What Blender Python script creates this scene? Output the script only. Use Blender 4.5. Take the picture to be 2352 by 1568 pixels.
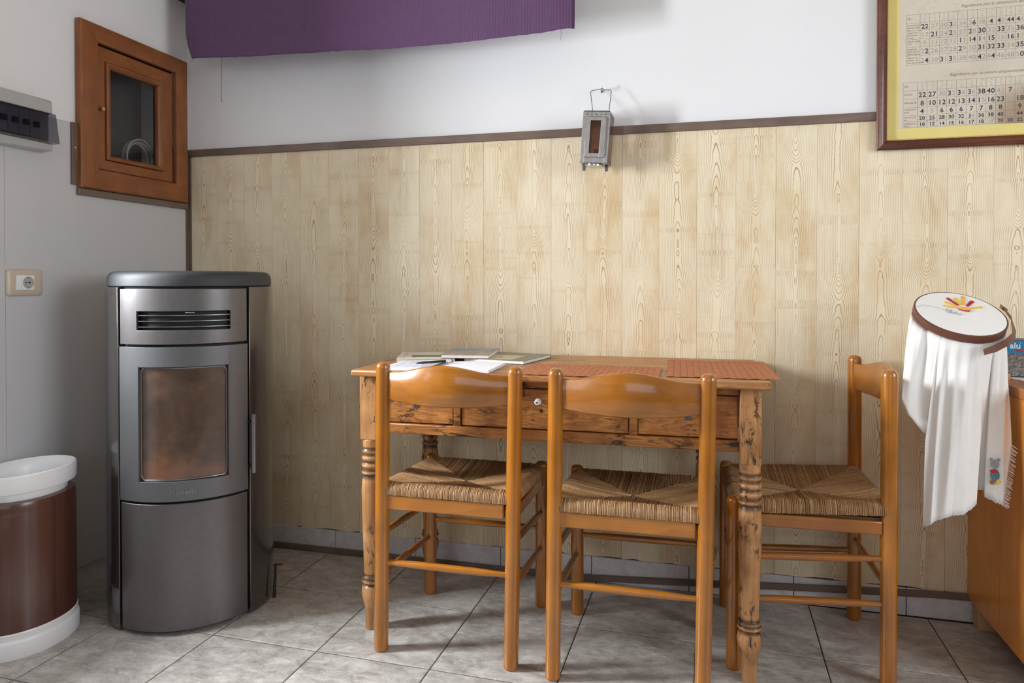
import bpy, bmesh, math, random
from mathutils import Vector, Matrix, Euler

random.seed(7)
for o in list(bpy.data.objects):
    bpy.data.objects.remove(o, do_unlink=True)
SC = bpy.context.scene
COL = SC.collection
PI = math.pi
R = math.radians

# ------------------------------------------------------------------ camera
cam = bpy.data.cameras.new('camera')
cam.sensor_width = 36.0
cam.lens = 1634.31 / 2352 * 36
cam.shift_y = -(784 - 665.57) / 2352
cam.clip_start = 0.02
camo = bpy.data.objects.new('camera', cam)
COL.objects.link(camo)
camo.location = (2.0426, -2.4904, 1.06)
camo.rotation_euler = (PI / 2 - 0.0132, 0, 0.2606)
SC.camera = camo

# ------------------------------------------------------------------ world, daylight and added fill
world = bpy.data.worlds.new('daylight')
SC.world = world
world.use_nodes = True
world.node_tree.nodes['Background'].inputs[0].default_value = (0.80, 0.90, 1.0, 1)
world.node_tree.nodes['Background'].inputs[1].default_value = 1.0


def area(name, loc, rot, sx, sy, power, color):
    l = bpy.data.lights.new(name, 'AREA')
    l.shape = 'RECTANGLE'
    l.size, l.size_y, l.energy, l.color = sx, sy, power, color
    o = bpy.data.objects.new(name, l)
    COL.objects.link(o)
    o.location = loc
    o.rotation_euler = rot
    return o


# daylight entering by the window in the left wall, then two fill lamps added behind and right
area('window_daylight', (-0.335, -1.18, 1.45), (0, -PI / 2, 0), 0.64, 0.36, 118, (0.90, 0.953, 1.0))
area('rear_fill_light', (2.5, -4.52, 1.62), (PI / 2, 0, 0), 2.5, 1.3, 8, (0.88, 0.94, 1.0))
area('right_fill_light', (4.33, -1.75, 1.62), (0, PI / 2, 0), 1.3, 1.2, 37, (0.88, 0.94, 1.0))

vs = SC.view_settings
vs.view_transform = 'Standard'
vs.look = 'None'
vs.gamma = 1.0
vs.use_curve_mapping = False
vs.exposure = 0.04
SC.cycles.use_denoising = True
SC.cycles.max_bounces = 10
SC.cycles.diffuse_bounces = 6
SC.cycles.sample_clamp_indirect = 6.0


# ------------------------------------------------------------------ materials
def lin(c):
    return tuple(((v / 255) / 12.92 if v / 255 <= 0.04045 else ((v / 255 + 0.055) / 1.055) ** 2.4) for v in c) + (1,)


class NT:
    def __init__(s, name):
        s.m = bpy.data.materials.new(name)
        s.m.use_nodes = True
        s.t = s.m.node_tree
        s.b = s.t.nodes['Principled BSDF']
        s.out = s.t.nodes['Material Output']

    def n(s, typ, **kw):
        nd = s.t.nodes.new('ShaderNode' + typ)
        for k, v in kw.items():
            setattr(nd, k, v)
        return nd

    def put(s, sock, v):
        if isinstance(v, bpy.types.NodeSocket):
            s.t.links.new(v, sock)
        elif v is not None:
            sock.default_value = v

    def math(s, op, a, b=None, c=None, clamp=False):
        nd = s.n('Math', operation=op, use_clamp=clamp)
        s.put(nd.inputs[0], a)
        s.put(nd.inputs[1], b)
        s.put(nd.inputs[2], c)
        return nd.outputs[0]

    def vmath(s, op, a, b=None):
        nd = s.n('VectorMath', operation=op)
        s.put(nd.inputs[0], a)
        s.put(nd.inputs[1], b)
        return nd.outputs[0]

    def coord(s, kind='Object'):
        return s.n('TexCoord').outputs[kind]

    def rnd(s):
        return s.n('ObjectInfo').outputs['Random']

    def sep(s, v):
        nd = s.n('SeparateXYZ')
        s.put(nd.inputs[0], v)
        return nd.outputs

    def comb(s, x, y, z):
        nd = s.n('CombineXYZ')
        for i, q in enumerate((x, y, z)):
            s.put(nd.inputs[i], q)
        return nd.outputs[0]

    def noise(s, vec, scale, detail=4, rough=0.5, dist=0.0, dim='3D', w=None):
        nd = s.n('TexNoise', noise_dimensions=dim)
        if dim != '1D':
            s.put(nd.inputs['Vector'], vec)
        if w is not None:
            s.put(nd.inputs['W'], w)
        s.put(nd.inputs['Scale'], scale)
        s.put(nd.inputs['Detail'], detail)
        s.put(nd.inputs['Roughness'], rough)
        s.put(nd.inputs['Distortion'], dist)
        return nd.outputs[0]

    def ramp(s, f, stops):
        nd = s.n('ValToRGB')
        s.put(nd.inputs[0], f)
        e = nd.color_ramp.elements
        while len(e) < len(stops):
            e.new(0.5)
        for i, (p, c) in enumerate(stops):
            e[i].position = p
            e[i].color = c if len(c) == 4 else tuple(c) + (1,)
        return nd.outputs[0]

    def mix(s, f, a, b, mode='MIX'):
        nd = s.n('Mix', data_type='RGBA', blend_type=mode)
        s.put(nd.inputs[0], f)
        s.put(nd.inputs[6], a)
        s.put(nd.inputs[7], b)
        return nd.outputs[2]

    def maprange(s, v, a, b, c=0.0, d=1.0, smooth=True):
        nd = s.n('MapRange')
        nd.interpolation_type = 'SMOOTHSTEP' if smooth else 'LINEAR'
        for i, q in enumerate((v, a, b, c, d)):
            s.put(nd.inputs[i], q)
        return nd.outputs[0]

    def bump(s, h, strength=0.2, dist=0.002):
        nd = s.n('Bump')
        s.put(nd.inputs['Height'], h)
        nd.inputs['Strength'].default_value = strength
        nd.inputs['Distance'].default_value = dist
        s.t.links.new(nd.outputs[0], s.b.inputs['Normal'])

    def set(s, **kw):
        for k, v in kw.items():
            s.put(s.b.inputs[k.replace('_', ' ')], v)
        return s


MATS = {}


def plain(name, rgb, rough=0.5, metal=0.0, coat=0.0, coat_rough=0.1, vary=0.0, vscale=20, bump=0.0, bscale=200, spec=0.5):
    t = NT(name)
    c = lin(rgb)
    co = t.coord()
    if vary:
        f = t.noise(co, vscale, 5, 0.6)
        d = tuple(max(0, v * (1 - vary)) for v in c[:3]) + (1,)
        l = tuple(min(1, v * (1 + vary)) for v in c[:3]) + (1,)
        t.set(Base_Color=t.ramp(f, [(0.3, d), (0.7, l)]))
    else:
        t.set(Base_Color=c)
    t.set(Roughness=rough, Metallic=metal, Coat_Weight=coat, Coat_Roughness=coat_rough, Specular_IOR_Level=spec)
    if bump:
        t.bump(t.noise(co, bscale, 3, 0.6), bump, 0.001)
    MATS[name] = t.m
    return t.m


def wood(name, light, dark, axis=0, rough=0.35, coat=0.0, scale=1.0, rings=14.0, ringdark=0.5, spots=0.0, stain=(40, 22, 10), grooves=()):
    """plain-sawn wood, grain running along the given local axis"""
    t = NT(name)
    co = t.vmath('ADD', t.coord(), t.comb(t.math('MULTIPLY', t.rnd(), 37.0), t.math('MULTIPLY', t.rnd(), 91.0), t.math('MULTIPLY', t.rnd(), 53.0)))
    st = [1.0, 1.0, 1.0]
    st[axis] = 0.07
    v = t.vmath('MULTIPLY', co, t.comb(*st))
    big = t.noise(v, 9 * scale, 3, 0.5, 0.6)
    ring = t.math('FRACT', t.math('MULTIPLY', big, rings))
    line = t.math('POWER', ring, 2.5)
    st2 = [1.0, 1.0, 1.0]
    st2[axis] = 0.02
    fine = t.noise(t.vmath('MULTIPLY', co, t.comb(*st2)), 260 * scale, 3, 0.6)
    blot = t.noise(co, 7 * scale, 3, 0.5)
    base = t.mix(t.maprange(blot, 0.3, 0.7), lin(light), lin([(a + b) / 2 for a, b in zip(light, dark)]))
    c1 = t.mix(t.math('MULTIPLY', line, ringdark), base, lin(dark))
    c2 = t.mix(t.math('MULTIPLY', t.maprange(fine, 0.45, 0.75), 0.35), c1, lin(dark))
    if spots:
        sv = [1.0, 1.0, 1.0]
        sv[axis] = 0.35
        sp = t.noise(t.vmath('MULTIPLY', co, t.comb(*sv)), 34 * scale, 6, 0.75, 0.4)
        big2 = t.noise(co, 9, 2)
        m = t.math('MULTIPLY', t.maprange(sp, 0.51, 0.60), t.maprange(big2, 0.44, 0.60))
        c2 = t.mix(t.math('MULTIPLY', m, spots), c2, lin(stain))
    # old polish and dirt settled in the turned grooves
    if grooves:
        zz = t.sep(t.coord())[2]
        for (gc, gw) in grooves:
            gm = t.maprange(t.math('ABSOLUTE', t.math('SUBTRACT', zz, gc)), gw * 0.3, gw * 1.5, 0.8, 0.0)
            c2 = t.mix(gm, c2, lin((44, 26, 14)))
    t.set(Base_Color=c2, Roughness=rough, Coat_Weight=coat, Coat_Roughness=0.12)
    t.bump(t.math('ADD', fine, t.math('MULTIPLY', line, -0.5)), 0.08, 0.001)
    MATS[name] = t.m
    return t.m


def mk_pine_panel():
    t = NT('pine_panel')
    co = t.coord()
    x, y, z = t.sep(co)
    H = 0.12575
    half = t.math('FLOOR', t.math('DIVIDE', x, H))
    seed = t.math('ADD', t.math('MULTIPLY', t.rnd(), 173.0), t.math('MULTIPLY', half, 31.7))
    xh = t.math('SUBTRACT', x, t.math('MULTIPLY', t.math('ADD', half, 0.5), H))
    # the heart of the board wanders a little
    wob = t.math('MULTIPLY', t.math('SUBTRACT', t.noise(None, 2.2, 2, 0.5, dim='1D', w=t.math('ADD', z, seed)), 0.5), 0.022)
    xc = t.math('SUBTRACT', xh, wob)
    # depth of the cut below the heart: rises slowly, falls back at each whorl
    zz = t.math('ADD', z, t.math('MULTIPLY', t.noise(None, 1.7, 2, 0.6, dim='1D', w=t.math('ADD', z, t.math('MULTIPLY', seed, 3.1))), 0.9))
    s = t.math('FRACT', t.math('ADD', t.math('MULTIPLY', zz, 1.55), seed))
    up = t.math('DIVIDE', s, 0.80)
    dn = t.math('DIVIDE', t.math('SUBTRACT', 1.0, s), 0.20)
    saw = t.math('MINIMUM', up, dn)
    rip = t.math('MULTIPLY', t.math('SUBTRACT', t.noise(None, 17.0, 2, 0.6, dim='1D', w=t.math('ADD', z, t.math('MULTIPLY', seed, 1.7))), 0.5), 0.005)
    d = t.math('ADD', t.math('MULTIPLY', saw, 0.027), rip)
    d = t.math('MAXIMUM', d, 0.0)
    r = t.math('SQRT', t.math('ADD', t.math('MULTIPLY', xc, xc), t.math('MULTIPLY', d, d)))
    n2 = t.noise(co, 28, 2, 0.5)
    # whorls: every line jogs sideways where branches grew
    kn = t.maprange(t.noise(None, 21.0, 1, 0.5, dim='1D', w=t.math('ADD', z, t.math('MULTIPLY', seed, 5.3))), 0.60, 0.76)
    r = t.math('SUBTRACT', r, t.math('MULTIPLY', kn, 0.0020))
    r = t.math('ADD', r, t.math('MULTIPLY', n2, 0.0020))
    r = t.math('ADD', r, t.math('MULTIPLY', t.noise(t.vmath('MULTIPLY', co, (1.0, 1.0, 0.6)), 130, 2, 0.5), 0.0008))
    ph = t.math('FRACT', t.math('DIVIDE', r, 0.0046))
    slope = t.math('DIVIDE', t.math('ABSOLUTE', xc), t.math('ADD', r, 0.0005), clamp=True)
    lo = t.math('SUBTRACT', 0.80, t.math('MULTIPLY', slope, 0.46))
    line = t.math('MULTIPLY', t.maprange(ph, lo, 0.94), t.maprange(ph, 1.0, 0.955))
    near = t.maprange(t.math('ABSOLUTE', xc), 0.004, 0.03, 1.0, 0.58)
    patch = t.maprange(t.noise(t.vmath('ADD', t.vmath('MULTIPLY', co, (5.0, 1.0, 2.2)), t.comb(seed, 0.0, 0.0)), 2.0, 3, 0.6), 0.30, 0.68, 0.25, 1.0)
    line = t.math('MULTIPLY', t.math('MULTIPLY', line, near), t.math('ADD', patch, t.math('MULTIPLY', kn, 0.22)), clamp=True)
    cream, tan, ink = lin((239, 227, 200)), lin((217, 191, 149)), lin((162, 118, 68))
    bl = t.noise(t.vmath('ADD', t.vmath('MULTIPLY', co, (7.0, 1.0, 3.0)), t.comb(t.math('MULTIPLY', seed, 2.3), 0.0, seed)), 1.0, 4, 0.62)
    band = t.noise(t.vmath('ADD', t.vmath('MULTIPLY', co, (4.0, 1.0, 46.0)), t.comb(0.0, seed, seed)), 1.0, 3, 0.6)
    tint = t.math('MULTIPLY', t.maprange(bl, 0.42, 0.72), 0.85)
    tint = t.math('ADD', tint, t.math('MULTIPLY', t.maprange(band, 0.60, 0.74), 0.30), clamp=True)
    tint = t.math('ADD', tint, t.math('MULTIPLY', kn, 0.12), clamp=True)
    heart = t.maprange(r, 0.003, 0.018, 0.9, 0.0)
    tint = t.math('MULTIPLY', tint, t.math('SUBTRACT', 1.0, heart))
    half_tone = t.math('FRACT', t.math('MULTIPLY', seed, 7.77))
    base = t.mix(tint, cream, tan)
    base = t.mix(t.math('MULTIPLY', half_tone, 0.22), base, tan)
    # printed seam in the middle of each board, and small knots
    seam = t.maprange(t.math('ABSOLUTE', t.math('SUBTRACT', x, H)), 0.0003, 0.0012, 0.35, 0.0)
    col = t.mix(t.math('MULTIPLY', line, 0.95), base, ink)
    col = t.mix(seam, col, ink)
    t.set(Base_Color=col, Roughness=0.5, Specular_IOR_Level=0.3)
    t.bump(t.math('MULTIPLY', line, -1.0), 0.05, 0.0006)
    MATS['pine_panel'] = t.m


def mk_tile(name, dark, light, vein, sc=1.0, rough=0.32):
    t = NT(name)
    r = t.rnd()
    co = t.vmath('ADD', t.coord(), t.comb(t.math('MULTIPLY', r, 71.0), t.math('MULTIPLY', r, 133.0), t.math('MULTIPLY', r, 29.0)))
    sk = t.vmath('MULTIPLY', co, (1.0, 1.6, 1.0))
    f = t.noise(sk, 15 * sc, 9, 0.72, 0.5)
    g = t.noise(sk, 60 * sc, 6, 0.72, 0.8)
    c = t.ramp(f, [(0.33, lin(dark)), (0.66, lin(light))])
    c = t.mix(t.math('MULTIPLY', t.maprange(g, 0.52, 0.66), 0.45), c, lin(vein))
    t.set(Base_Color=c, Roughness=rough, Specular_IOR_Level=0.45)
    t.bump(f, 0.05, 0.002)
    MATS[name] = t.m


def mk_plaster(name, rgb, bump=0.12):
    t = NT(name)
    co = t.coord()
    n = t.noise(co, 160, 4, 0.6)
    f = t.noise(co, 1.6, 4, 0.6)
    c = lin(rgb)
    t.set(Base_Color=t.ramp(f, [(0.3, tuple(v * 0.95 for v in c[:3]) + (1,)), (0.7, c)]), Roughness=0.85, Specular_IOR_Level=0.2)
    t.bump(n, bump, 0.002)
    MATS[name] = t.m


def mk_glass(name, tint=(1, 1, 1), refl=0.08, rough=0.02):
    t = NT(name)
    tr = t.n('BsdfTransparent')
    tr.inputs[0].default_value = tuple(tint) + (1,)
    gl = t.n('BsdfGlossy')
    gl.inputs['Roughness'].default_value = rough
    fr = t.n('Fresnel')
    fr.inputs[0].default_value = 1.45
    mx = t.n('MixShader')
    front = t.math('SUBTRACT', 1.0, t.n('NewGeometry').outputs['Backfacing'])
    t.put(mx.inputs[0], t.math('MULTIPLY', t.math('ADD', fr.outputs[0], refl - 0.04, clamp=True), front))
    t.t.links.new(tr.outputs[0], mx.inputs[1])
    t.t.links.new(gl.outputs[0], mx.inputs[2])
    t.t.links.new(mx.outputs[0], t.out.inputs[0])
    MATS[name] = t.m


def mk_rush():
    t = NT('rush')
    co = t.coord()
    a = t.noise(t.vmath('MULTIPLY', co, (1, 1, 1)), 140, 4, 0.7)
    b = t.noise(co, 16, 3, 0.5)
    at = t.n('Attribute', attribute_name='tone').outputs['Fac']
    a = t.math('ADD', t.math('MULTIPLY', a, 0.45), t.math('MULTIPLY', at, 0.55))
    c = t.ramp(a, [(0.15, lin((86, 58, 34))), (0.50, lin((158, 118, 78))), (0.85, lin((224, 190, 142)))])
    c = t.mix(t.math('MULTIPLY', t.maprange(b, 0.35, 0.65), 0.25), c, lin((128, 94, 60)))
    t.set(Base_Color=c, Roughness=0.55, Specular_IOR_Level=0.4)
    MATS['rush'] = t.m


def mk_cloth(name, rgb, scale=900.0, vary=0.06, sheen=0.2, bump=0.1, rib=0.0):
    t = NT(name)
    co = t.coord()
    x, y, z = t.sep(co)
    w = t.math('ADD', t.math('SINE', t.math('MULTIPLY', t.math('ADD', x, y), scale)), t.math('SINE', t.math('MULTIPLY', z, scale)))
    f = t.noise(co, 40, 5, 0.65)
    c = lin(rgb)
    t.set(Base_Color=t.ramp(f, [(0.3, tuple(v * (1 - vary) for v in c[:3]) + (1,)), (0.7, tuple(min(1, v * (1 + vary)) for v in c[:3]) + (1,))]),
          Roughness=0.9, Specular_IOR_Level=0.15, Sheen_Weight=sheen)
    h = t.math('MULTIPLY', w, 0.3)
    if rib:
        h = t.math('ADD', h, t.math('MULTIPLY', t.math('SINE', t.math('MULTIPLY', x, rib)), 1.2))
    t.bump(t.math('ADD', h, f), bump, 0.001)
    MATS[name] = t.m


mk_pine_panel()
mk_tile('floor_tile', (140, 133, 127), (206, 201, 195), (222, 218, 212))
mk_tile('skirting_tile', (200, 197, 199), (228, 226, 228), (178, 175, 180), 1.6, 0.25)
mk_plaster('plaster', (236, 235, 236))
mk_plaster('ceiling_plaster', (166, 156, 142))
mk_plaster('far_plaster', (164, 156, 146))
mk_plaster('wall_board', (205, 203, 205), 0.03)
plain('grout', (72, 66, 60), 0.9, vary=0.3, vscale=60)
mk_glass('clear_glass', (0.96, 0.97, 0.97), 0.05)
mk_glass('dusty_glass', (0.80, 0.80, 0.80), 0.07, 0.08)
mk_glass('smoked_glass', (0.52, 0.52, 0.55), 0.08, 0.12)
mk_rush()
mk_cloth('purple_cloth', (94, 67, 98), 1400, 0.07, 0.25, 0.25, rib=620.0)
mk_cloth('white_cloth', (240, 236, 233), 2200, 0.02, 0.15, 0.10)
wood('brown_trim', (126, 106, 94), (92, 74, 64), 0, 0.5, rings=9, ringdark=0.4)
wood('brown_trim_z', (120, 98, 86), (84, 66, 56), 2, 0.5, rings=9, ringdark=0.4)
wood('chair_wood_z', (180, 110, 22), (130, 76, 12), 2, 0.26, 0.9, rings=6, ringdark=0.35)
wood('chair_wood_x', (182, 112, 24), (128, 74, 14), 0, 0.26, 0.9, rings=8, ringdark=0.4)
wood('chair_wood_y', (170, 100, 24), (122, 68, 12), 1, 0.26, 0.8, rings=6, ringdark=0.35)
wood('table_pine_x', (200, 134, 66), (112, 62, 24), 0, 0.42, 0.08, 1.2, 22, 0.85, 0.95)
wood('drawer_pine', (204, 138, 70), (120, 66, 28), 0, 0.42, 0.08, 2.6, 13, 0.8, 0.8)
wood('table_pine_top', (190, 136, 82), (136, 84, 42), 0, 0.42, 0.05, 1.0, 12, 0.5, 0.6)
wood('table_leg_z', (200, 148, 96), (138, 90, 50), 2, 0.40, 0.12, 1.9, 8, 0.5, 0.95, grooves=((0.137, 0.006), (0.153, 0.004), (0.165, 0.006), (0.468, 0.010), (0.486, 0.005), (0.510, 0.005), (0.533, 0.005), (0.551, 0.006)))
wood('frame_wood_z', (152, 92, 48), (116, 66, 31), 2, 0.45, 0.05, 1.6, 10, 0.5)
wood('frame_wood_y', (150, 90, 46), (114, 64, 30), 1, 0.45, 0.05, 1.6, 10, 0.5)
wood('cabinet_wood_z', (228, 150, 58), (186, 112, 40), 2, 0.38, 0.25, 0.8, 7, 0.45)
wood('cabinet_wood_y', (186, 116, 62), (136, 76, 34), 1, 0.38, 0.2, 0.9, 9, 0.5)
wood('raw_pine_z', (214, 178, 130), (176, 130, 82), 2, 0.6, 0, 1.0, 10, 0.5)
wood('dark_beam', (62, 44, 34), (36, 24, 18), 0, 0.6, 0, 1.0, 10, 0.5)
wood('picture_wood', (108, 58, 40), (62, 30, 22), 0, 0.32, 0.3, 1.4, 8, 0.5)
plain('gilt', (208, 164, 92), 0.45, 0.4, vary=0.25, vscale=180)
plain('mat_board', (248, 226, 144), 0.9, vary=0.04, vscale=8)
plain('ink_dark', (74, 73, 84), 0.9)
plain('ink_fade', (190, 172, 166), 0.9)
plain('ink_brown', (156, 134, 112), 0.9)


def mk_paper():
    t = NT('aged_paper')
    co = t.coord()
    f = t.noise(co, 5, 5, 0.6, 0.4)
    g = t.noise(co, 40, 5, 0.7)
    x, y, z = t.sep(co)
    c = t.ramp(f, [(0.3, lin((226, 209, 190))), (0.7, lin((240, 226, 210)))])
    c = t.mix(t.math('MULTIPLY', t.maprange(g, 0.5, 0.75), 0.3), c, lin((196, 174, 148)))
    dx = t.math('SUBTRACT', x, 0.42)
    dz = t.math('SUBTRACT', z, 0.085)
    rr = t.math('SQRT', t.math('ADD', t.math('MULTIPLY', dx, dx), t.math('MULTIPLY', t.math('MULTIPLY', dz, dz), 1.6)))
    rr = t.math('ADD', rr, t.math('MULTIPLY', t.math('SUBTRACT', f, 0.5), 0.12))
    c = t.mix(t.maprange(rr, 0.05, 0.17, 0.75, 0.0), c, lin((164, 126, 88)))
    t.set(Base_Color=c, Roughness=0.9)
    MATS['aged_paper'] = t.m


mk_paper()
plain('stove_metal', (113, 109, 109), 0.40, 0.75, vary=0.06, vscale=60, bump=0.03, bscale=900)
plain('stove_cast', (112, 112, 114), 0.44, 0.6, vary=0.07, vscale=300, bump=0.16, bscale=900)
plain('stove_gloss', (112, 107, 106), 0.20, 0.85, coat=0.5, coat_rough=0.05)
plain('stove_black', (14, 14, 15), 0.6)
plain('stove_lid', (60, 60, 63), 0.55, 0.2, vary=0.08, vscale=400, bump=0.2, bscale=700)
plain('chrome', (205, 205, 205), 0.2, 1.0)
plain('dark_steel', (150, 148, 150), 0.28, 1.0)


def mk_fireglass():
    t = NT('fire_glass')
    co = t.coord()
    x, y, z = t.sep(co)
    f = t.noise(co, 7, 5, 0.6, 0.5)
    glass_tone = t.math('ADD', f, t.maprange(z, 0.46, 0.62, 0.22, 0.0))  # soot mottling; the lighter reflection towards the bottom is painted in
    c = t.ramp(glass_tone, [(0.32, lin((60, 47, 40))), (0.55, lin((90, 70, 58))), (0.82, lin((136, 90, 64)))])
    t.set(Base_Color=c, Roughness=0.20, Coat_Weight=0.8, Coat_Roughness=0.04)
    MATS['fire_glass'] = t.m


mk_fireglass()
plain('white_plastic', (243, 243, 245), 0.35, coat=0.1)
plain('cream_plastic', (206, 190, 172), 0.35, coat=0.2)
plain('white_enamel', (222, 222, 220), 0.3, coat=0.3)
plain('grey_plastic', (176, 174, 172), 0.4)
plain('black_hole', (10, 10, 10), 0.8)


def mk_bin():
    t = NT('brown_sheet')
    co = t.coord()
    x, y, z = t.sep(co)
    a = t.math('ARCTAN2', y, x)
    st = t.noise(None, 3.0, 2, 0.5, dim='1D', w=t.math('MULTIPLY', a, 2.2))
    f = t.noise(co, 12, 4, 0.6)
    c = t.ramp(t.math('ADD', t.math('MULTIPLY', st, 0.7), t.math('MULTIPLY', f, 0.3)), [(0.35, lin((74, 42, 33))), (0.65, lin((94, 56, 45)))])
    t.set(Base_Color=c, Roughness=0.28, Coat_Weight=0.5, Coat_Roughness=0.2)
    MATS['brown_sheet'] = t.m


mk_bin()
plain('tin', (178, 174, 171), 0.42, 0.75, vary=0.15, vscale=70, bump=0.05, bscale=300)
plain('tin_dark', (112, 112, 113), 0.45, 0.75, vary=0.2, vscale=60)
plain('copper', (196, 132, 96), 0.35, 0.8, vary=0.2, vscale=40)
plain('wire', (96, 92, 88), 0.4, 0.9)
plain('brass', (212, 180, 110), 0.3, 1.0)
plain('leather', (104, 62, 46), 0.45, coat=0.1, vary=0.15, vscale=40, bump=0.05)
plain('terracotta', (174, 108, 68), 0.75, vary=0.12, vscale=30)
plain('paper_white', (238, 237, 242), 0.85)
plain('paper_cream', (222, 214, 198), 0.8)
plain('page_edge', (226, 224, 222), 0.85, vary=0.1, vscale=300)
plain('pen_black', (26, 26, 26), 0.3)
plain('cable_black', (18, 18, 18), 0.5)
plain('cable_white', (206, 204, 202), 0.5)
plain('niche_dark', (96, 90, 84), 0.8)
plain('box_blue', (34, 128, 176), 0.35, coat=0.2)
plain('box_navy', (30, 40, 74), 0.4)
plain('box_red', (170, 40, 50), 0.5)
plain('thread_red', (176, 40, 52), 0.7, bump=0.3, bscale=600)
plain('thread_yellow', (236, 200, 66), 0.7, bump=0.3, bscale=600)
plain('thread_orange', (240, 186, 92), 0.7, bump=0.3, bscale=600)
plain('thread_grey', (158, 166, 176), 0.8)
plain('thread_bear', (140, 138, 142), 0.8, vary=0.3, vscale=300)
plain('thread_teal', (88, 116, 128), 0.8, vary=0.3, vscale=300)
plain('thread_brown', (156, 98, 66), 0.8, vary=0.2, vscale=300)
plain('thread_purple', (84, 58, 92), 0.9)
plain('ink_blue', (150, 152, 186), 0.9)


def mk_photo(name, stops, sc=60, stretch=(1, 1, 1)):
    t = NT(name)
    f = t.noise(t.vmath('MULTIPLY', t.coord(), stretch), sc, 8, 0.75, 0.6)
    t.set(Base_Color=t.ramp(f, [(p, lin(c)) for p, c in stops]), Roughness=0.35)
    MATS[name] = t.m


mk_photo('print_grey', [(0.3, (92, 84, 76)), (0.5, (150, 136, 124)), (0.72, (206, 200, 194))], 50)
mk_photo('print_olive', [(0.3, (96, 94, 78)), (0.7, (138, 134, 112))], 24)
mk_photo('print_sand', [(0.35, (170, 156, 118)), (0.65, (206, 196, 164))], 26)
mk_photo('print_gravel', [(0.35, (58, 52, 48)), (0.5, (120, 110, 104)), (0.66, (190, 182, 174))], 150)
mk_photo('print_dark', [(0.35, (70, 68, 62)), (0.65, (126, 122, 112))], 80)
plain('print_sky', (136, 166, 196), 0.35)


# ------------------------------------------------------------------ mesh building
class MB:
    def __init__(s):
        s.v = []
        s.f = []

    def add(s, vs_, fs):
        o = len(s.v)
        s.v += [tuple(p) for p in vs_]
        s.f += [tuple(i + o for i in q) for q in fs]
        return s

    def box(s, x0, x1, y0, y1, z0, z1):
        return s.add([(x0, y0, z0), (x1, y0, z0), (x1, y1, z0), (x0, y1, z0), (x0, y0, z1), (x1, y0, z1), (x1, y1, z1), (x0, y1, z1)],
                     [(0, 3, 2, 1), (4, 5, 6, 7), (0, 1, 5, 4), (1, 2, 6, 5), (2, 3, 7, 6), (3, 0, 4, 7)])

    def prism(s, poly, h0, h1, plane='xy'):
        """extrude a 2-d outline; plane names its two axes, the third runs h0..h1"""
        n = len(poly)

        def P(a, b, h):
            return {'xy': (a, b, h), 'xz': (a, h, b), 'yz': (h, a, b)}[plane]
        a = [P(p[0], p[1], h0) for p in poly] + [P(p[0], p[1], h1) for p in poly]
        return s.add(a, [tuple(range(n - 1, -1, -1)), tuple(range(n, 2 * n))] + [(i, (i + 1) % n, n + (i + 1) % n, n + i) for i in range(n)])

    def rings(s, rs, cap0=True, cap1=True, closed=True):
        """skin a list of equally long point rings"""
        n = len(rs[0])
        vs_ = [p for r in rs for p in r]
        fs = []
        for k in range(len(rs) - 1):
            for i in range(n if closed else n - 1):
                j = (i + 1) % n
                fs.append((k * n + i, k * n + j, (k + 1) * n + j, (k + 1) * n + i))
        if cap0:
            fs.append(tuple(range(n - 1, -1, -1)))
        if cap1:
            fs.append(tuple(range((len(rs) - 1) * n, len(rs) * n)))
        return s.add(vs_, fs)

    def lathe(s, prof, n=24, c=(0, 0, 0), M=None, cap0=True, cap1=True, ex=1.0, ey=1.0):
        rs = []
        for r, z in prof:
            ring = [Vector((r * math.cos(2 * PI * i / n) * ex, r * math.sin(2 * PI * i / n) * ey, z)) for i in range(n)]
            if M:
                ring = [M @ p for p in ring]
            rs.append([p + Vector(c) for p in ring])
        return s.rings(rs, cap0, cap1)

    def tube(s, pts, r, n=8, caps=True, closed=False):
        pts = [Vector(p) for p in pts]
        rs = []
        up = Vector((0, 0, 1))
        prev = None
        m = len(pts)
        for i, p in enumerate(pts):
            if closed:
                d = pts[(i + 1) % m] - pts[i - 1]
            else:
                d = pts[min(i + 1, m - 1)] - pts[max(i - 1, 0)]
            d.normalize()
            if prev is None:
                a = d.cross(up)
                if a.length < 1e-4:
                    a = d.cross(Vector((1, 0, 0)))
            else:
                a = prev - d * prev.dot(d)
            a.normalize()
            prev = a
            b = d.cross(a)
            rad = r[i] if isinstance(r, (list, tuple)) else r
            rs.append([p + (a * math.cos(2 * PI * k / n) + b * math.sin(2 * PI * k / n)) * rad for k in range(n)])
        if closed:
            rs.append(rs[0])
            caps = False
        return s.rings(rs, caps, caps)

    def xform(s, M):
        s.v = [tuple(M @ Vector(p)) for p in s.v]
        return s

    def build(s, name, mat, parent=None, bevel=0.0, smooth=40, seg=2):
        me = bpy.data.meshes.new(name)
        me.from_pydata(s.v, [], s.f)
        bm = bmesh.new()
        bm.from_mesh(me)
        bmesh.ops.recalc_face_normals(bm, faces=bm.faces[:])
        bm.to_mesh(me)
        bm.free()
        return obj(name, me, mat, parent, bevel, smooth, seg)


def obj(name, me, mat, parent=None, bevel=0.0, smooth=40, seg=2):
    if isinstance(mat, str):
        mat = MATS[mat]
    if len(me.materials) == 0:
        me.materials.append(mat)
    o = bpy.data.objects.new(name, me)
    COL.objects.link(o)
    if parent is not None:
        o.parent = parent
    if smooth:
        for p in me.polygons:
            p.use_smooth = True
        me.set_sharp_from_angle(angle=R(smooth))
    if bevel:
        b = o.modifiers.new('bevel', 'BEVEL')
        b.width = bevel
        b.segments = seg
        b.limit_method = 'ANGLE'
        b.angle_limit = R(40)
        b.harden_normals = False
    return o


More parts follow.
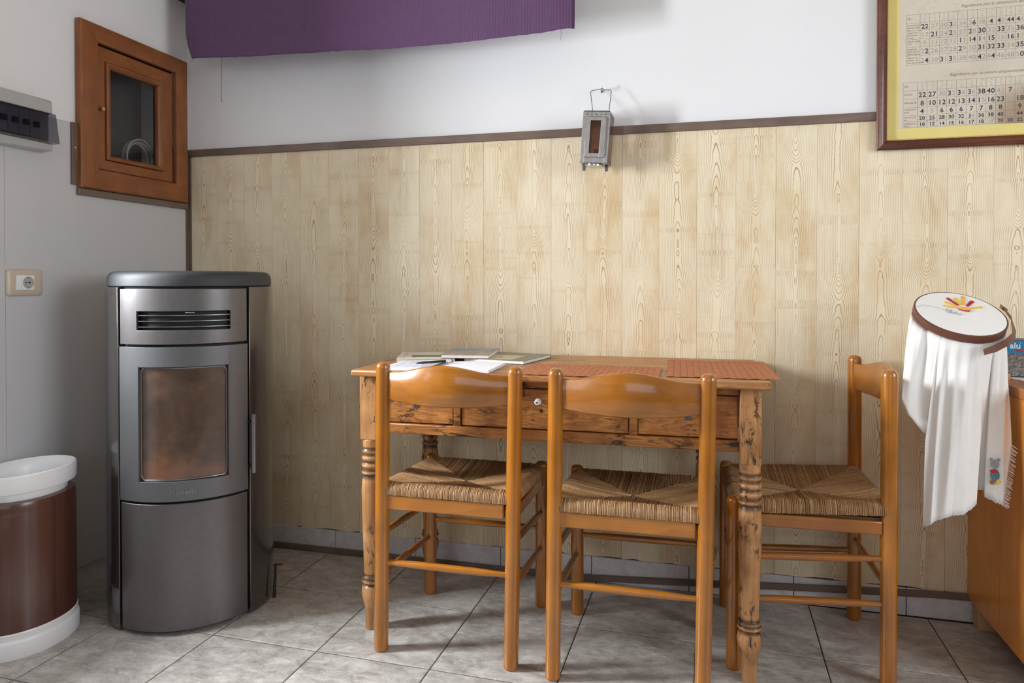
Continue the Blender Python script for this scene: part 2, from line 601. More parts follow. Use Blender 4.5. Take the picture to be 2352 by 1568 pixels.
def bx(name, x0, x1, y0, y1, z0, z1, mat, parent=None, bevel=0.0):
    return MB().box(x0, x1, y0, y1, z0, z1).build(name, mat, parent, bevel)


def tag(o, label, cat, group=None):
    o['label'] = label
    o['category'] = cat
    if group:
        o['group'] = group
    return o


def struct(o):
    o['kind'] = 'structure'
    return o


def thing(name, label, cat, loc=(0, 0, 0), rz=0.0, group=None):
    o = bpy.data.objects.new(name, None)
    COL.objects.link(o)
    o.empty_display_size = 0.1
    o.location = loc
    o.rotation_euler = (0, 0, rz)
    return tag(o, label, cat, group)


def thing_part(name, parent):
    o = bpy.data.objects.new(name, None)
    COL.objects.link(o)
    o.empty_display_size = 0.05
    o.parent = parent
    return o


def copy_tree(o, parent=None):
    c = o.copy()
    COL.objects.link(c)
    c.parent = parent
    for ch in o.children:
        copy_tree(ch, c)
    return c


TXT = {}


def text_mb(body, size, extrude=0.0, shear=0.0, align='LEFT', bold=0.0):
    """flat lettering in the x-z plane facing -y, returned as (verts, faces)"""
    key = (body, size, extrude, shear, align, bold)
    if key not in TXT:
        cu = bpy.data.curves.new('lettering', 'FONT')
        cu.body = body
        cu.size = size
        cu.extrude = extrude
        cu.shear = shear
        cu.offset = bold
        cu.align_x = align
        cu.resolution_u = 3
        o = bpy.data.objects.new('lettering', cu)
        COL.objects.link(o)
        dg = bpy.context.evaluated_depsgraph_get()
        me = bpy.data.meshes.new_from_object(o.evaluated_get(dg))
        TXT[key] = ([(v.co.x, -v.co.z, v.co.y) for v in me.vertices], [tuple(p.vertices) for p in me.polygons])
        bpy.data.objects.remove(o, do_unlink=True)
        bpy.data.curves.remove(cu)
        bpy.data.meshes.remove(me)
    return TXT[key]


def write(mb, body, size, x, y, z, extrude=0.0, shear=0.0, align='LEFT', bold=0.0):
    v, f = text_mb(body, size, extrude, shear, align, bold)
    mb.add([(p[0] + x, p[1] + y, p[2] + z) for p in v], f)


# ------------------------------------------------------------------ the room
XR, YF, ZC = 4.3, -4.6, 2.75
floor = struct(bx('floor', -0.40, XR + 0.2, YF - 0.2, 0.32, -0.10, -0.0025, 'grout'))
TS, TR = 0.348, -0.0152
tile_me = None
ct, st_ = math.cos(TR), math.sin(TR)
g = 0.0018
for i in range(-3, 11):
    for j in range(-7, 3):
        # tile corner grid measured on the floor of the room
        cx, cy = 0.6326 + TS * (i * ct - j * st_), -0.675 + TS * (i * st_ + j * ct)
        mx, my = cx + TS / 2, cy + TS / 2
        if mx < -0.12 or mx > XR or my > 0.14 or my < -2.6:
            continue
        if tile_me is None:
            t0 = MB()
            b = 0.0025
            t0.rings([[(g, g, -0.02), (TS - g, g, -0.02), (TS - g, TS - g, -0.02), (g, TS - g, -0.02)],
                      [(g, g, -0.0012), (TS - g, g, -0.0012), (TS - g, TS - g, -0.0012), (g, TS - g, -0.0012)],
                      [(g + b, g + b, 0), (TS - g - b, g + b, 0), (TS - g - b, TS - g - b, 0), (g + b, TS - g - b, 0)]])
            o = t0.build('floor_tile', 'floor_tile', floor, smooth=0)
            tile_me = o.data
        else:
            o = bpy.data.objects.new('floor_tile', tile_me)
            COL.objects.link(o)
            o.parent = floor
        o.location = (cx, cy, 0)
        o.rotation_euler = (0, 0, TR)

# back wall: plaster above, pine-look boards below
wall_back = struct(bx('wall_back', -0.40, XR + 0.2, 0.008, 0.32, 0, ZC, 'plaster'))
PW = 0.2515
for k in range(17):
    x0 = 0.014 + PW * k
    wdt = min(PW, XR - x0)
    jag = [0.086 + random.uniform(-0.004, 0.006) for _ in range(7)]
    m = MB()
    n = 6
    gp = 0.0003
    poly = [(gp + (wdt - 2 * gp) * q / n, jag[q]) for q in range(n + 1)] + [(wdt - gp, 1.572), (gp, 1.572)]
    m.prism(poly, 0.0, 0.0075, 'xz')
    o = m.build('wall_panel', 'pine_panel', wall_back, bevel=0.0006, smooth=0, seg=1)
    o.location = (x0, 0, 0)
trim_1 = struct(bx('trim_1', 0.0, XR, -0.010, 0.0078, 1.566, 1.5945, 'brown_trim', bevel=0.003))
m = MB().prism([(0.0, 0.0), (0.0, -0.017), (0.003, -0.017), (0.004, -0.006), (0.016, -0.005), (0.017, 0.0)], 0.09, 1.564, 'xy')
trim_2 = struct(m.build('trim_2', 'brown_trim_z', bevel=0.001))

baseboard_back = struct(bx('baseboard_back', 0.0, XR, 0.004, 0.0079, 0.0, 0.088, 'grout'))
sk = None
for k in range(-1, 13):
    x0 = 0.334 * k + 0.0
    if sk is None:
        sk = MB().box(0.0012, 0.3328, -0.004, 0.0039, 0.0, 0.0865).build('skirting_tile', 'skirting_tile', baseboard_back, bevel=0.0012).data
        o = bpy.context.scene.objects['skirting_tile']
    else:
        o = bpy.data.objects.new('skirting_tile', sk)
        COL.objects.link(o)
        o.parent = baseboard_back
        b_ = o.modifiers.new('bevel', 'BEVEL')
        b_.width = 0.0012
        b_.segments = 2
    o.location = (x0, 0, 0)
    if k == -1:
        o.location = (0.0, 0, 0)
        o.scale = (0.001, 1, 1)
        bpy.data.objects.remove(o)

# loose dark strip: lies on the floor at the left, rides up the skirting at the right
pts = [(0.06, 0.012), (0.4, 0.012), (0.9, 0.011), (1.3, 0.010), (1.67, 0.014), (2.02, 0.034), (2.31, 0.054), (2.74, 0.078), (2.83, 0.080), (3.2, 0.081)]
rs = []
for x, z in pts:
    rs.append([(x, -0.0165, z - 0.0105), (x, -0.0050, z - 0.0105), (x, -0.0050, z + 0.0105), (x, -0.0165, z + 0.0105)])
struct(MB().rings(rs).build('trim_3', 'brown_trim', bevel=0.002))

# left wall with window and the recess of the small cabinet
NY0, NY1, NZ0, NZ1 = -0.472, -0.076, 1.438, 1.896
WY0, WY1, WZ0, WZ1 = -2.20, -0.97, 0.97, 1.96
ys = [YF - 0.2, WY0, WY1, NY0, NY1, 0.0079]
zs = [0.0, WZ0, NZ0, 1.59, NZ1, WZ1, ZC]
m = MB()
for a in range(len(ys) - 1):
    for b in range(len(zs) - 1):
        y0, y1, z0, z1 = ys[a], ys[a + 1], zs[b], zs[b + 1]
        xf = -0.03 if z1 <= 1.591 and y0 > WY1 - 0.01 else -0.005
        if y0 >= WY0 - 1e-6 and y1 <= WY1 + 1e-6 and z0 >= WZ0 - 1e-6 and z1 <= WZ1 + 1e-6:
            continue
        if y0 >= NY0 - 1e-6 and y1 <= NY1 + 1e-6 and z0 >= NZ0 - 1e-6 and z1 <= NZ1 + 1e-6:
            m.box(-0.40, -0.17, y0, y1, z0, z1)
            continue
        m.box(-0.40, xf, y0, y1, z0, z1)
wall_left = struct(m.build('wall_left', 'plaster', smooth=0))
# grey-white boards covering the lower left wall, joined at visible seams; the recess stays open
for (y0, y1) in ((-0.968, -0.8005), (-0.7995, -0.5401), (-0.5400, -0.2621), (-0.2620, -0.0005)):
    zt = 1.588 if y1 < -0.5 else 1.436
    bx('wall_panel', -0.0295, 0.0, y0, y1, 0.085, zt, 'wall_board', wall_left, 0.0002)
baseboard_left = struct(bx('baseboard_left', -0.0295, -0.026, -0.968, -0.006, 0.0, 0.082, 'grout'))
for k in range(3):
    bx('skirting_tile', -0.0259, -0.018, -0.33 * (k + 1) + 0.001 + 0.02, -0.33 * k - 0.013, 0, 0.08, 'skirting_tile', baseboard_left, 0.001)
struct(MB().box(0.0003, 0.009, -0.566, -0.5425, 1.382, 1.59).build('trim_4', 'brown_trim_z', bevel=0.002))
MB().lathe([(0.0045, 0), (0.0045, 0.0015), (0.003, 0.0022)], 12, (0.009, -0.553, 1.507), Matrix.Rotation(PI / 2, 3, 'Y')).build('screw', 'chrome', bpy.data.objects['trim_4'])
struct(MB().box(0.0003, 0.013, -0.545, -0.0185, 1.350, 1.3735).build('trim_5', 'brown_trim', bevel=0.003))

# remaining shell, out of view but carrying the light
RY0, RY1, RZ0, RZ1 = -2.40, -1.10, 0.94, 2.30
m = MB().box(XR, XR + 0.2, YF, RY0, 0, ZC).box(XR, XR + 0.2, RY1, 0.0079, 0, ZC).box(XR, XR + 0.2, RY0, RY1, 0, RZ0).box(XR, XR + 0.2, RY0, RY1, RZ1, ZC)
wall_right = struct(m.build('wall_right', 'far_plaster', smooth=0))
m = MB()
FX0, FX1, FZ0, FZ1 = 1.20, 3.80, 0.92, 2.32
m.box(0.0, FX0, YF - 0.2, YF, 0, ZC).box(FX1, XR, YF - 0.2, YF, 0, ZC).box(FX0, FX1, YF - 0.2, YF, 0, FZ0).box(FX0, FX1, YF - 0.2, YF, FZ1, ZC)
wall_front = struct(m.build('wall_front', 'far_plaster', smooth=0))
ceiling = struct(bx('ceiling', -0.40, XR + 0.2, YF - 0.2, 0.32, ZC, ZC + 0.15, 'ceiling_plaster'))


def window(name, M, w, h, nm):
    """casement in a w x h opening, local x across, z up"""
    f = 0.05
    mb = MB().box(0, w, 0, 0.05, 0, f).box(0, w, 0, 0.05, h - f, h).box(0, f, 0, 0.05, f, h - f).box(w - f, w, 0, 0.05, f, h - f)
    mb.xform(M)
    o = struct(mb.build(name, 'white_enamel', bevel=0.004))
    for k in range(1, nm):
        MB().box(w * k / nm - 0.02, w * k / nm + 0.02, 0.005, 0.045, f, h - f).xform(M).build('mullion', 'white_enamel', o, 0.003)
    MB().box(f, w - f, 0.022, 0.028, f, h - f).xform(M).build('pane', 'clear_glass', o)
    return o


window('window_1', Matrix.Translation((-0.345, WY0, WZ0)) @ Matrix.Rotation(PI / 2, 4, 'Z'), WY1 - WY0, WZ1 - WZ0, 1)
bx('added_light_block', -0.342, -0.318, WY0 + 0.002, -1.372, WZ0 + 0.002, WZ1 - 0.002, 'dark_beam', bpy.data.objects['window_1'], 0.002)  # unseen panel added to keep bounced light off the far jamb
window('added_right_window', Matrix.Translation((XR + 0.12, RY0, RZ0)) @ Matrix.Rotation(PI / 2, 4, 'Z'), RY1 - RY0, RZ1 - RZ0, 2)  # window added in the unseen right wall to go with the fill lamp
window('added_rear_window', Matrix.Translation((FX0, YF - 0.15, FZ0)), FX1 - FX0, FZ1 - FZ0, 3)  # window added behind the camera to go with the rear fill


# ------------------------------------------------------------------ pellet stove
def arc(Rr, a0, a1, n):
    return [(Rr * math.sin(R(a0 + (a1 - a0) * i / n)), -Rr * math.cos(R(a0 + (a1 - a0) * i / n))) for i in range(n + 1)]


def arc_panel(name, mat, parent, Ro, Ri, a0, a1, z0, z1, hole=None, bevel=0.002, corner=0):
    """curved sheet between two radii, with an optional rectangular opening (angle, height)"""
    al = sorted(set([a0 + (a1 - a0) * i / 30 for i in range(31)] + ([hole[0], hole[1]] if hole else [])))
    zl = [z0, z1] if not hole else [z0, hole[2], hole[3], z1]
    bm = bmesh.new()
    grid = {}

    def V(i, j, k):
        if (i, j, k) not in grid:
            a = R(al[i])
            rr = Ro if k else Ri
            grid[(i, j, k)] = bm.verts.new((rr * math.sin(a), -rr * math.cos(a), zl[j]))
        return grid[(i, j, k)]

    def solid(i, j):
        if i < 0 or j < 0 or i >= len(al) - 1 or j >= len(zl) - 1:
            return False
        if hole and j == 1 and al[i] >= hole[0] - 1e-6 and al[i + 1] <= hole[1] + 1e-6:
            return False
        return True
    for i in range(len(al) - 1):
        for j in range(len(zl) - 1):
            if not solid(i, j):
                continue
            bm.faces.new((V(i, j, 1), V(i + 1, j, 1), V(i + 1, j + 1, 1), V(i, j + 1, 1)))
            bm.faces.new((V(i, j, 0), V(i, j + 1, 0), V(i + 1, j + 1, 0), V(i + 1, j, 0)))
            for di, dj, e in ((-1, 0, ((i, j), (i, j + 1))), (1, 0, ((i + 1, j), (i + 1, j + 1))), (0, -1, ((i, j), (i + 1, j))), (0, 1, ((i, j + 1), (i + 1, j + 1)))):
                if not solid(i + di, j + dj):
                    (p, q), (r_, s_) = e
                    bm.faces.new((V(p, q, 0), V(r_, s_, 0), V(r_, s_, 1), V(p, q, 1)))
    bmesh.ops.recalc_face_normals(bm, faces=bm.faces[:])
    me = bpy.data.meshes.new(name)
    bm.to_mesh(me)
    bm.free()
    return obj(name, me, mat, parent, bevel, 35)


ST = thing('pellet_stove', 'dark grey metal pellet stove with curved front and fire window, standing in the corner', 'stove', (0.415, -0.492, 0), R(32.5))
core = arc(0.232, -88, 88, 40)
MB().prism(core + [(0.232, 0.20), (-0.232, 0.20)], 0.012, 1.045, 'xy').build('body', 'stove_black', ST)
for sgn in (-1, 1):
    o_ = [(sgn * x, y) for x, y in arc(0.250, 48, 90, 16)] + [(sgn * 0.250, 0.19)]
    i_ = [(sgn * x, y) for x, y in arc(0.2335, 48, 90, 16)] + [(sgn * 0.2335, 0.19)]
    o = MB().prism(o_ + i_[::-1], 0.006, 1.040, 'xy').build('side_panel', 'stove_gloss', ST, 0.002)
vent = arc_panel('vent_panel', 'stove_metal', ST, 0.249, 0.240, -45.5, 45.8, 0.870, 1.035, (-30.5, 32.5, 0.912, 0.9685))
for z in (0.922, 0.939, 0.956):
    arc_panel('louvre', 'dark_steel', vent, 0.2455, 0.2335, -30.2, 32.2, z - 0.0012, z + 0.0012, bevel=0)
a0 = R(4)
MB().tube([(0.249 * math.sin(R(a)), -0.250 * math.cos(R(a)), 0.9645) for a in (2.5, 5.5, 8.5)], [0.0022, 0.0015, 0.0015], 8).build('damper_pin', 'chrome', vent)
door = arc_panel('fire_door', 'stove_cast', ST, 0.252, 0.236, -45.5, 45.8, 0.403, 0.862, (-29, 30.5, 0.462, 0.803), bevel=0.004)
arc_panel('fire_glass', 'fire_glass', door, 0.2405, 0.2365, -28.9, 30.4, 0.4625, 0.8025, bevel=0)
# rim of the glass: thin rounded bright bead around the opening
bead = []
A0, A1, Z0, Z1, cr = -28.4, 29.9, 0.4655, 0.7995, 0.016
ca = cr / 0.2455 * 180 / PI
for k in range(13):
    bead.append((A0 + (A1 - A0 - 2 * ca) * k / 12 + ca, Z0))
for q in range(1, 5):
    bead.append((A1 - ca + ca * math.sin(q * PI / 10), Z0 + cr - cr * math.cos(q * PI / 10)))
bead.append((A1, Z0 + cr))
bead.append((A1, Z1 - cr))
for q in range(1, 5):
    bead.append((A1 - ca + ca * math.cos(q * PI / 10), Z1 - cr + cr * math.sin(q * PI / 10)))
for k in range(13):
    bead.append((A1 - ca - (A1 - A0 - 2 * ca) * k / 12, Z1))
for q in range(1, 5):
    bead.append((A0 + ca - ca * math.sin(q * PI / 10), Z1 - cr + cr * math.cos(q * PI / 10)))
bead.append((A0, Z1 - cr))
bead.append((A0, Z0 + cr))
for q in range(1, 5):
    bead.append((A0 + ca - ca * math.cos(q * PI / 10), Z0 + cr - cr * math.sin(q * PI / 10)))
MB().tube([(0.2425 * math.sin(R(a)), -0.2425 * math.cos(R(a)), z) for a, z in bead], 0.0028, 8, closed=True).build('glass_gasket', 'dark_steel', door)
# raised lettering wrapped on the door
v, f = text_mb('Ravelli', 0.0205, 0.0012, 0.0, 'CENTER')
mw = MB()
mw.add([((0.252 - p[1]) * math.sin(p[0] * 1.35 / 0.252 + R(0.3)), -(0.252 - p[1]) * math.cos(p[0] * 1.35 / 0.252 + R(0.3)), p[2] + 0.4235) for p in v], f)
mw.build('lettering', 'dark_steel', door, smooth=0)
ha = R(46.8)
hx, hy = math.sin(ha), -math.cos(ha)
hd = MB().tube([(0.272 * hx, 0.272 * hy, z) for z in (0.455, 0.456, 0.640, 0.641)], [0.006, 0.0085, 0.0085, 0.006], 14).build('door_handle', 'dark_steel', door)
for z in (0.475, 0.615):
    MB().tube([(0.244 * hx, 0.244 * hy, z), (0.272 * hx, 0.272 * hy, z)], 0.005, 8).build('handle_bracket', 'stove_black', door)
low = arc_panel('lower_panel', 'stove_metal', ST, 0.2495, 0.240, -45.5, 45.8, 0.014, 0.3955, bevel=0.003)
# lid with rounded rim
out = arc(0.245, -90, 90, 48) + [(0.245, 0.18), (0.235, 0.195), (-0.235, 0.195), (-0.245, 0.18)]


def shrink(poly, d):
    cxx = sum(p[0] for p in poly) / len(poly)
    cyy = 0.0
    return [((p[0]) * (1 - d / 0.245), (p[1]) * (1 - d / 0.245)) for p in poly]


prof = [(0.004, 1.0405), (0.0, 1.044), (0.0005, 1.064), (0.003, 1.075), (0.008, 1.083), (0.016, 1.0875), (0.03, 1.089)]
MB().rings([[(x, y, z) for x, y in shrink(out, d)] for d, z in prof]).build('lid', 'stove_lid', ST, smooth=50)
mc = MB()
mc.tube([(-0.246, 0.04 + 0.012 * math.cos(t) * 1.2, 0.035 + 0.1 * (t / 9)) for t in [q * 0.5 for q in range(2)]], 0.004, 6)
loop = [(-0.235 - 0.030 * math.sin(q * PI / 10), 0.12 - 0.004 * q, 0.03 + 0.0105 * q) for q in range(11)]
mc.tube(loop, 0.0045, 8)
mc.tube([(-0.252, 0.10, 0.016), (-0.262, 0.085, 0.02), (-0.265, 0.065, 0.028), (-0.252, 0.05, 0.036)], 0.007, 8)
mc.build('power_cord', 'cable_black', ST)

# thin black poker leaning on the side of the stove
pk = MB().tube([(0.667, -0.418, 0.004), (0.659, -0.396, 0.108)], [0.0032, 0.0022], 8)
pk.tube([(0.672, -0.414, 0.004), (0.6615, -0.3925, 0.108)], [0.0026, 0.0018], 8)
tag(pk.build('poker', 'cable_black'), 'thin black metal poker leaning against the right foot of the stove', 'poker')
pg = MB().tube([(0.512, -0.172, 0.005), (0.524, -0.166, 0.005), (0.540, -0.164, 0.0045)], [0.0045, 0.005, 0.0035], 8)
tag(pg.build('wood_chip', 'chair_wood_x'), 'small orange wood chip lying on the tiles beside the stove', 'wood chip')

# ------------------------------------------------------------------ bin in the left foreground
BN = thing('waste_bin', 'brown metal waste bin with white plastic ring and white base at the left edge', 'bin', (0.118, -0.838, 0))
ex, ey = 0.113, 0.148


def oval(mb, prof, n=48):
    mb.rings([[(ex * r * math.cos(2 * PI * i / n), ey * r * math.sin(2 * PI * i / n), z) for i in range(n)] for r, z in prof])
    return mb


oval(MB(), [(0.98, 0.0), (1.0, 0.004), (1.0, 0.045), (0.985, 0.052), (0.965, 0.054), (0.965, 0.066), (0.975, 0.070), (0.96, 0.074)]).build('base', 'white_plastic', BN)
oval(MB(), [(0.955, 0.0745), (0.955, 0.395), (0.948, 0.398), (0.950, 0.402), (0.945, 0.425), (0.925, 0.434), (0.80, 0.437)]).build('body', 'brown_sheet', BN)
oval(MB(), [(0.78, 0.4375), (0.79, 0.460), (0.94, 0.462), (0.96, 0.466), (0.965, 0.504), (0.955, 0.511), (0.93, 0.5125), (0.90, 0.509), (0.84, 0.490), (0.80, 0.468), (0.76, 0.452), (0.5, 0.448), (0.01, 0.447)]).build('rim', 'white_plastic', BN)

# ------------------------------------------------------------------ small cabinet set in the left wall
CB = thing('wall_cabinet', 'small brown wooden framed cabinet door with glass pane set in the left wall', 'cabinet', (0, 0, 0))
FO = (-0.543, -0.027, 1.375, 1.945)
FI = (-0.463, -0.085, 1.447, 1.887)
DI = (-0.423, -0.148, 1.486, 1.832)
GI = (-0.399, -0.171, 1.504, 1.812)


def mitred(parent, names, mats, O, I, prof_o, prof_i, x0=0.0):
    """four mitred rails between outer rectangle O and inner rectangle I on the plane x; profile height at outer / inner edge"""
    oy0, oy1, oz0, oz1 = O
    iy0, iy1, iz0, iz1 = I
    sides = [((oy0, oz1), (oy1, oz1), (iy1, iz1), (iy0, iz1), 'y'), ((oy0, oz0), (oy1, oz0), (iy1, iz0), (iy0, iz0), 'y'),
             ((oy0, oz0), (oy0, oz1), (iy0, iz1), (iy0, iz0), 'z'), ((oy1, oz0), (oy1, oz1), (iy1, iz1), (iy1, iz0), 'z')]
    res_ = []
    for a, b, c, d, ax in sides:
        mm = MB()
        sec = []
        for (p, q) in ((a, d), (b, c)):
            ring = [(x0, p[0], p[1])]
            for t, hh in prof_o:
                ring.append((hh, p[0] + (q[0] - p[0]) * t, p[1] + (q[1] - p[1]) * t))
            ring.append((x0, q[0], q[1]))
            sec.append(ring)
        mm.rings(sec)
        res_.append(mm.build(names, mats[ax], parent, 0.0008, 30))
    return res_


W2 = {'y': 'frame_wood_y', 'z': 'frame_wood_z'}
mitred(CB, 'frame_rail', W2, FO, FI, [(0, 0.020), (0.06, 0.024), (0.30, 0.026), (0.80, 0.020), (0.98, 0.016), (1.0, 0.012)], 0, 0.0003)
bx('gap_shade', -0.030, -0.014, NY0 + 0.001, GI[0] - 0.012, NZ0 + 0.001, NZ1 - 0.001, 'stove_black', CB)  # black strips behind the door, painting the shade in its gap
bx('gap_shade', -0.030, -0.014, GI[1] + 0.012, NY1 - 0.001, NZ0 + 0.001, NZ1 - 0.001, 'stove_black', CB)
bx('gap_shade', -0.030, -0.014, GI[0] - 0.0119, GI[1] + 0.0119, GI[3] + 0.012, NZ1 - 0.001, 'stove_black', CB)
bx('gap_shade', -0.030, -0.014, GI[0] - 0.0119, GI[1] + 0.0119, NZ0 + 0.001, GI[2] - 0.012, 'stove_black', CB)
dr = thing_part('door', CB)
mitred(dr, 'door_rail', W2, (FI[0] + 0.003, FI[1] - 0.006, FI[2] + 0.003, FI[3] - 0.006), DI, [(0, 0.002), (0.06, 0.004), (0.94, 0.004), (1.0, 0.002)], 0, -0.012)
mitred(dr, 'door_moulding', W2, (DI[0] + 0.001, DI[1] - 0.001, DI[2] + 0.001, DI[3] - 0.001), GI, [(0, 0.010), (0.15, 0.0125), (0.5, 0.0115), (0.95, 0.004), (1.0, 0.0)], 0, -0.012)
bx('glass_pane', -0.010, -0.007, DI[0] + 0.004, DI[1] - 0.004, DI[2] + 0.004, DI[3] - 0.004, 'dusty_glass', dr)
MB().lathe([(0.004, 0.004), (0.0038, 0.014), (0.008, 0.016), (0.009, 0.021), (0.0075, 0.024), (0.0, 0.0245)], 16, (0, -0.4505, 1.659), Matrix.Rotation(PI / 2, 3, 'Y'), cap1=False).build('knob', 'brass', dr)
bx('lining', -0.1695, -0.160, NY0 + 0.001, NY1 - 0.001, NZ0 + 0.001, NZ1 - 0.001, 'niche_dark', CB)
# coil of white cable kept behind the glass
mc = MB()
for q, (rr, dx, dy, dz) in enumerate(((0.062, 0, 0, 0), (0.068, 0.008, 0.004, 0.002), (0.057, 0.015, -0.004, 0.001), (0.064, 0.022, 0.003, -0.002), (0.070, 0.030, 0.0, 0.003))):
    mc.tube([(-0.085 + dx, -0.195 + dy + rr * math.cos(2 * PI * k / 28), 1.530 + dz + rr * math.sin(2 * PI * k / 28)) for k in range(28)], 0.0038, 8, closed=True)
tag(mc.build('cable_coil', 'cable_white'), 'coil of white cable behind the glass of the wall cabinet', 'cable')
tag(MB().prism([(-0.40, 1.4605), (-0.29, 1.4605), (-0.30, 1.475), (-0.375, 1.60), (-0.40, 1.58)], -0.13, -0.075, 'yz').build('dark_case', 'stove_black', None, 0.004),
    'dark sloping case standing left of the cable inside the wall cabinet', 'case')

# ------------------------------------------------------------------ fuse box
FB = thing('fuse_box', 'grey fuse box with smoked window mounted on the left wall', 'fuse box', (0, 0, 0))
fy0, fy1 = -0.962, -0.676
MB().prism([(0.0003, 1.468), (0.050, 1.470), (0.050, 1.492), (0.034, 1.494), (0.034, 1.586), (0.050, 1.588), (0.047, 1.626), (0.040, 1.632), (0.0003, 1.632)], fy0, fy1, 'xz').build('housing', 'grey_plastic', FB, 0.003)
MB().prism([(0.046, 1.492), (0.068, 1.494), (0.054, 1.587), (0.050, 1.588), (0.0505, 1.583), (0.062, 1.499), (0.046, 1.497)], fy0 - 0.003, fy1 + 0.008, 'xz').build('smoked_cover', 'smoked_glass', FB, 0.001)
for k in range(6):
    y0 = -0.93 + 0.036 * k
    br = bx('breaker', 0.0345, 0.044, y0, y0 + 0.034, 1.505, 1.575, 'grey_plastic', FB, 0.002)
    bx('toggle', 0.0445, 0.054, y0 + 0.009, y0 + 0.025, 1.535, 1.552, 'stove_black', br, 0.001)
bx('clip_strip', 0.0505, 0.055, -0.868, -0.865, 1.494, 1.586, 'grey_plastic', FB)

# ------------------------------------------------------------------ wall socket
SK = thing('wall_socket', 'beige wall socket plate with white outlet on the left wall', 'socket', (0, 0, 0))
y0, y1, z0, z1 = -0.800, -0.678, 1.012, 1.095


def rrect(y0, y1, z0, z1, r, n=5):
    p = []
    for cy, cz, a in ((y1 - r, z1 - r, 0), (y0 + r, z1 - r, 90), (y0 + r, z0 + r, 180), (y1 - r, z0 + r, 270)):
        for k in range(n + 1):
            p.append((cy + r * math.cos(R(a + 90 * k / n)), cz + r * math.sin(R(a + 90 * k / n))))
    return p


mm = MB()
mm.rings([[(x, a, b) for a, b in rrect(y0 + d, y1 - d, z0 + d, z1 - d, 0.010)] for x, d in ((0.0003, 0.0), (0.004, 0.0), (0.0085, 0.005), (0.010, 0.012))])
mm.build('plate', 'cream_plastic', SK, smooth=60)
bx('blank_insert', 0.0102, 0.0118, -0.7735, -0.7545, 1.031, 1.076, 'white_plastic', SK, 0.0008)
so = bx('outlet', 0.0102, 0.0115, -0.7535, -0.7125, 1.031, 1.076, 'white_plastic', SK, 0.0008)
mm = MB().lathe([(0.0185, 0.0), (0.0185, 0.0008), (0.017, 0.0008), (0.0165, 0.0002), (0.001, 0.0002)], 28, (0.0116, -0.7330, 1.0535), Matrix.Rotation(PI / 2, 3, 'Y'))
mm.build('outlet_well', 'grey_plastic', so)
for dy in (-0.0065, 0.0035, 0.0065):
    MB().lathe([(0.0022, 0), (0.0022, 0.0006)], 12, (0.0119, -0.7345 + dy, 1.0535), Matrix.Rotation(PI / 2, 3, 'Y')).build('contact_hole', 'black_hole', so)
for dz in (-0.0165, 0.0165):
    bx('earth_clip', 0.0119, 0.0128, -0.7355, -0.7305, 1.0535 + dz - 0.0012, 1.0535 + dz + 0.0012, 'tin_dark', so)

# ------------------------------------------------------------------ table
TA = thing('dining_table', 'old pine table with turned legs and three drawers against the boarded wall', 'table', (1.04, -0.585, 0), R(1.0))
TW, TD, TZ = 1.18, 0.555, 0.797
# top: three boards with rounded front nose
for k, (b0, b1) in enumerate(((0.0, 0.19), (0.191, 0.375), (0.376, TD))):
    bx('top_board', 0.0, TW, b0, b1, TZ - 0.020, TZ - (0.0004 if k == 1 else 0), 'table_pine_top', TA, 0.006 if k == 0 else 0.001)
LP = [(0.8, 0.0), (0.019, 0.0), (0.0205, 0.003), (0.0195, 0.045), (0.024, 0.075), (0.030, 0.098), (0.0315, 0.115), (0.029, 0.130), (0.022, 0.137), (0.027, 0.140), (0.031, 0.145),
      (0.031, 0.150), (0.027, 0.153), (0.0285, 0.156), (0.0285, 0.161), (0.024, 0.165), (0.0245, 0.19), (0.030, 0.36), (0.031, 0.425), (0.0285, 0.455), (0.0245, 0.468), (0.030, 0.4735),
      (0.0305, 0.4785), (0.025, 0.4835), (0.024, 0.490), (0.030, 0.4955), (0.0305, 0.5015), (0.025, 0.507), (0.0245, 0.513), (0.030, 0.5185), (0.0305, 0.525), (0.026, 0.530), (0.025, 0.536),
      (0.0295, 0.541), (0.0295, 0.546), (0.0265, 0.551), (0.0275, 0.578), (0.022, 0.585)]
HB = 0.0265
for (lx, ly) in ((0.033, 0.075), (TW - 0.052, 0.044), (0.068, TD - 0.070), (TW - 0.156, TD - 0.066)):
    m = MB().lathe(LP[1:], 28, (lx, ly, 0))
    m.box(lx - HB, lx + HB, ly - HB, ly + HB, 0.580, TZ - 0.0205)
    m.build('leg', 'table_leg_z', TA, 0.0015, 30)
fy = 0.058
xl, xr = 0.033 + HB + 0.0005, TW - 0.052 - HB - 0.0005
bx('apron_rail', xl, xr, fy, fy + 0.03, 0.602, 0.632, 'table_pine_x', TA, 0.003)
bx('apron_rail', xl, xr, fy + 0.006, fy + 0.03, 0.752, TZ - 0.0205, 'table_pine_x', TA, 0.002)
d1, d2 = 0.310, 0.822
for dx in (d1, d2):
    bx('divider', dx - 0.0105, dx + 0.0105, fy + 0.004, fy + 0.03, 0.6325, 0.7515, 'table_pine_x', TA, 0.002)
